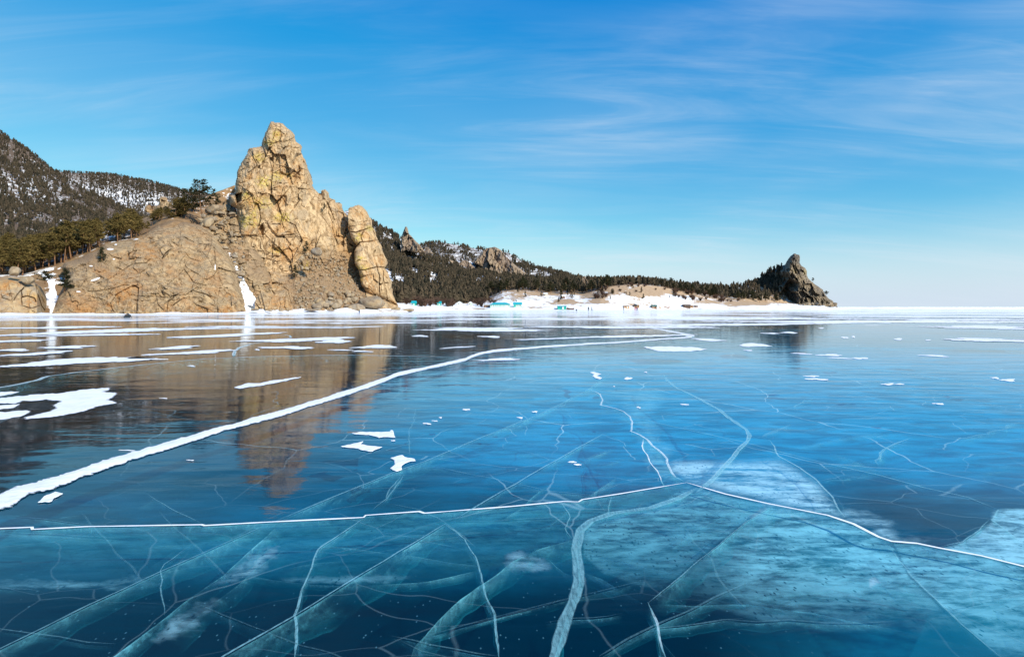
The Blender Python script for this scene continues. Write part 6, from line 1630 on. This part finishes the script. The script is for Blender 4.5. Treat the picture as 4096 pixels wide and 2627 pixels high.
# ------------------------------------------------------------------ people
def cloth(name, col): return plain(name, col, 0.9, 0.15, 8.0)
BLACKC = cloth('black_clothes', (0.018, 0.018, 0.022)); REDC = cloth('red_clothes', (0.42, 0.03, 0.05)); PINKC = cloth('plum_clothes', (0.30, 0.05, 0.12)); NAVYC = cloth('navy_clothes', (0.02, 0.03, 0.06)); SKIN = cloth('skin', (0.5, 0.30, 0.22)); HAT = cloth('dark_hat', (0.03, 0.025, 0.03))
def person(px, py, label, mat, pose, rz, R=None, hgt=1.74):
    """one continuous skinned figure, head to boots, in the given pose"""
    g = G(px, py)
    J = {'pel': (0, 0, .95), 'bel': (0, 0, 1.12), 'che': (0, -.01, 1.34), 'neck': (0, 0, 1.50), 'head': (0, -.01, 1.60), 'crown': (0, -.01, 1.70), 'shl': (-.17, 0, 1.42), 'shr': (.17, 0, 1.42), 'ell': (-.25, .03, 1.14), 'elr': (.25, .03, 1.14), 'hal': (-.24, -.06, .90), 'har': (.24, -.06, .90), 'hil': (-.09, 0, .92), 'hir': (.09, 0, .92), 'knl': (-.10, -.02, .50), 'knr': (.10, -.02, .50), 'anl': (-.10, .03, .10), 'anr': (.10, .03, .10), 'tol': (-.11, -.13, .05), 'tor': (.11, -.13, .05)}
    if pose == 'walk':
        J.update(knl=(-.10, -.16, .52), anl=(-.10, -.22, .10), tol=(-.11, -.38, .06), knr=(.10, .06, .50), anr=(.10, .28, .14), tor=(.10, .14, .05), hal=(-.22, .16, .92), har=(.22, -.22, .96))
    if pose == 'crouch':
        J.update(pel=(0, .18, .34), bel=(0, .12, .50), che=(0, -.04, .68), neck=(0, -.14, .80), head=(0, -.19, .88), crown=(0, -.22, .97), shl=(-.18, -.05, .73), shr=(.18, -.05, .73), ell=(-.24, -.25, .56), elr=(.24, -.25, .56), hal=(-.12, -.42, .42), har=(.12, -.42, .42), hil=(-.10, .16, .32), hir=(.10, .16, .32), knl=(-.16, -.22, .46), knr=(.16, -.22, .46), anl=(-.14, -.06, .10), anr=(.14, -.06, .10), tol=(-.15, -.24, .05), tor=(.15, -.24, .05))
    rad = dict(pel=.16, bel=.15, che=.17, neck=.06, head=.10, crown=.085, shl=.075, shr=.075, ell=.06, elr=.06, hal=.045, har=.045, hil=.10, hir=.10, knl=.075, knr=.075, anl=.055, anr=.055, tol=.045, tor=.045)
    E = [('pel', 'bel'), ('bel', 'che'), ('che', 'neck'), ('neck', 'head'), ('head', 'crown'), ('che', 'shl'), ('che', 'shr'), ('shl', 'ell'), ('ell', 'hal'), ('shr', 'elr'), ('elr', 'har'), ('pel', 'hil'), ('pel', 'hir'), ('hil', 'knl'), ('hir', 'knr'), ('knl', 'anl'), ('knr', 'anr'), ('anl', 'tol'), ('anr', 'tor')]
    ks = list(J); me = bpy.data.meshes.new('body'); me.from_pydata([J[q] for q in ks], [(ks.index(a), ks.index(b)) for a, b in E], [])
    e = empty('person', g); e.rotation_euler = (0, 0, rz); s = hgt / 1.74; e.scale = (s, s, s)
    o = obj('body', me, None, e)
    sk = o.modifiers.new('skin', 'SKIN'); ss = o.modifiers.new('sub', 'SUBSURF'); ss.levels = 1; ss.render_levels = 1
    for i, q in enumerate(ks): me.skin_vertices[0].data[i].radius = (rad[q], rad[q]); me.skin_vertices[0].data[i].use_root = (q == 'pel')
    me.materials.append(mat)
    hx, hy, hz_ = J['head']
    bm = bmesh.new(); bmesh.ops.create_icosphere(bm, subdivisions=2, radius=1.0)
    for v in bm.verts:
        c = v.co; v.co = (hx + c.x * .088, hy - 0.045 + c.y * .075 - (0.03 if c.y < -0.9 else 0), hz_ + 0.01 + c.z * .105)
    obj('face', bm, SKIN, e)
    bm = bmesh.new(); bmesh.ops.create_icosphere(bm, subdivisions=2, radius=1.0)
    for v in bm.verts:
        c = v.co; v.co = (hx + c.x * .108, hy + 0.01 + c.y * .115, hz_ + 0.085 + max(c.z, -0.25) * .085)
    obj('hat', bm, HAT, e)
    return tag(e, label, 'person')
person(2354, 1245, 'person in dark winter clothes with a pale bag, standing on the ice', BLACKC, 'stand', 0.3, hgt=1.8)
person(2367, 1245, 'person in black striding beside another in dark clothes on the ice', BLACKC, 'walk', 1.4, hgt=1.78)
person(2305, 1245, 'person in black crouching low on the ice near the turquoise shed', BLACKC, 'crouch', 1.2)
person(2495, 1243, 'lone person in black standing on the ice before the plank shed', NAVYC, 'stand', 0.2, hgt=1.76)
person(2540, 1243, 'person dressed all in red standing on the ice with companions', REDC, 'stand', -0.4, hgt=1.72)
person(2545, 1243.4, 'person in plum-coloured clothes between walkers in red and in navy', PINKC, 'walk', 0.8, hgt=1.66)
person(2549, 1243, 'person in navy next to the one in plum clothes on the ice', NAVYC, 'stand', 0.1, hgt=1.74)
def bag(px, py, d_, label, mat, s):
    g = G(px, py) if d_ is None else P(px, py, d_)
    e = empty('backpack', g); tag(e, label, 'bag'); e.scale = (s, s, s)
    bm = bmesh.new()
    prof = [(-.48, 0), (-.46, .18), (-.34, .42), (-.22, .52), (-.05, .55), (.10, .50), (.14, .30), (.16, .06), (.10, 0)]
    a = [bm.verts.new((x, -.20 + 0.05 * (z > .4), z)) for x, z in prof]; b_ = [bm.verts.new((x, .20 - 0.05 * (z > .4), z)) for x, z in prof]
    bm.faces.new(a); bm.faces.new(b_[::-1]); n = len(prof)
    for i in range(n): bm.faces.new((a[i], b_[i], b_[(i + 1) % n], a[(i + 1) % n]))
    bmesh.ops.recalc_face_normals(bm, faces=bm.faces); bmesh.ops.bevel(bm, geom=bm.edges[:] , offset=.03, segments=2, affect='EDGES')
    obj('sack', bm, mat, e)
    V, Q = [], []; tube(V, Q, [(.12, 0, .46), (.26, 0, .44), (.36, 0, .36), (.40, 0, .24), (.33, 0, .16), (.28, 0, .25), (.34, 0, .38)], [.045] * 7, 6)
    obj('strap', mesh_np('strap', V, Q, True), mat, e)
    V, Q = [], []; tube(V, Q, [(.27, -.05, .0), (.26, 0, .16), (.36, .05, .2), (.46, .05, .0)], [.035] * 4, 6)
    obj('leg_support', mesh_np('leg_support', V, Q, True), mat, e)
    part('buckle_band', WOOD, e, [(-.40, .05, -.207, -.196, .40, .44)])
    bm = bmesh.new(); bmesh.ops.create_icosphere(bm, subdivisions=2, radius=.09); bmesh.ops.translate(bm, vec=(.0, 0, .60), verts=bm.verts); obj('top_roll', bm, mat, e)
    return e
bag(512, 1271, None, 'dark grey pack with a looped strap lying on the ice below the dome', cloth('slate_cloth', (0.03, 0.04, 0.048)), 1.15)
gp = G(2349, 1243)
tag(obj('hand_bag', (lambda bm: (box(bm, gp[0] - .13, gp[0] + .13, gp[1] - .06, gp[1] + .06, .42, .68), bmesh.ops.bevel(bm, geom=bm.edges[:], offset=.04, segments=2, affect='EDGES'), bm)[-1])(bmesh.new()), plain('pale_cloth', (0.35, 0.30, 0.24), 0.9)), 'pale bag held low beside the person in dark clothes', 'bag')
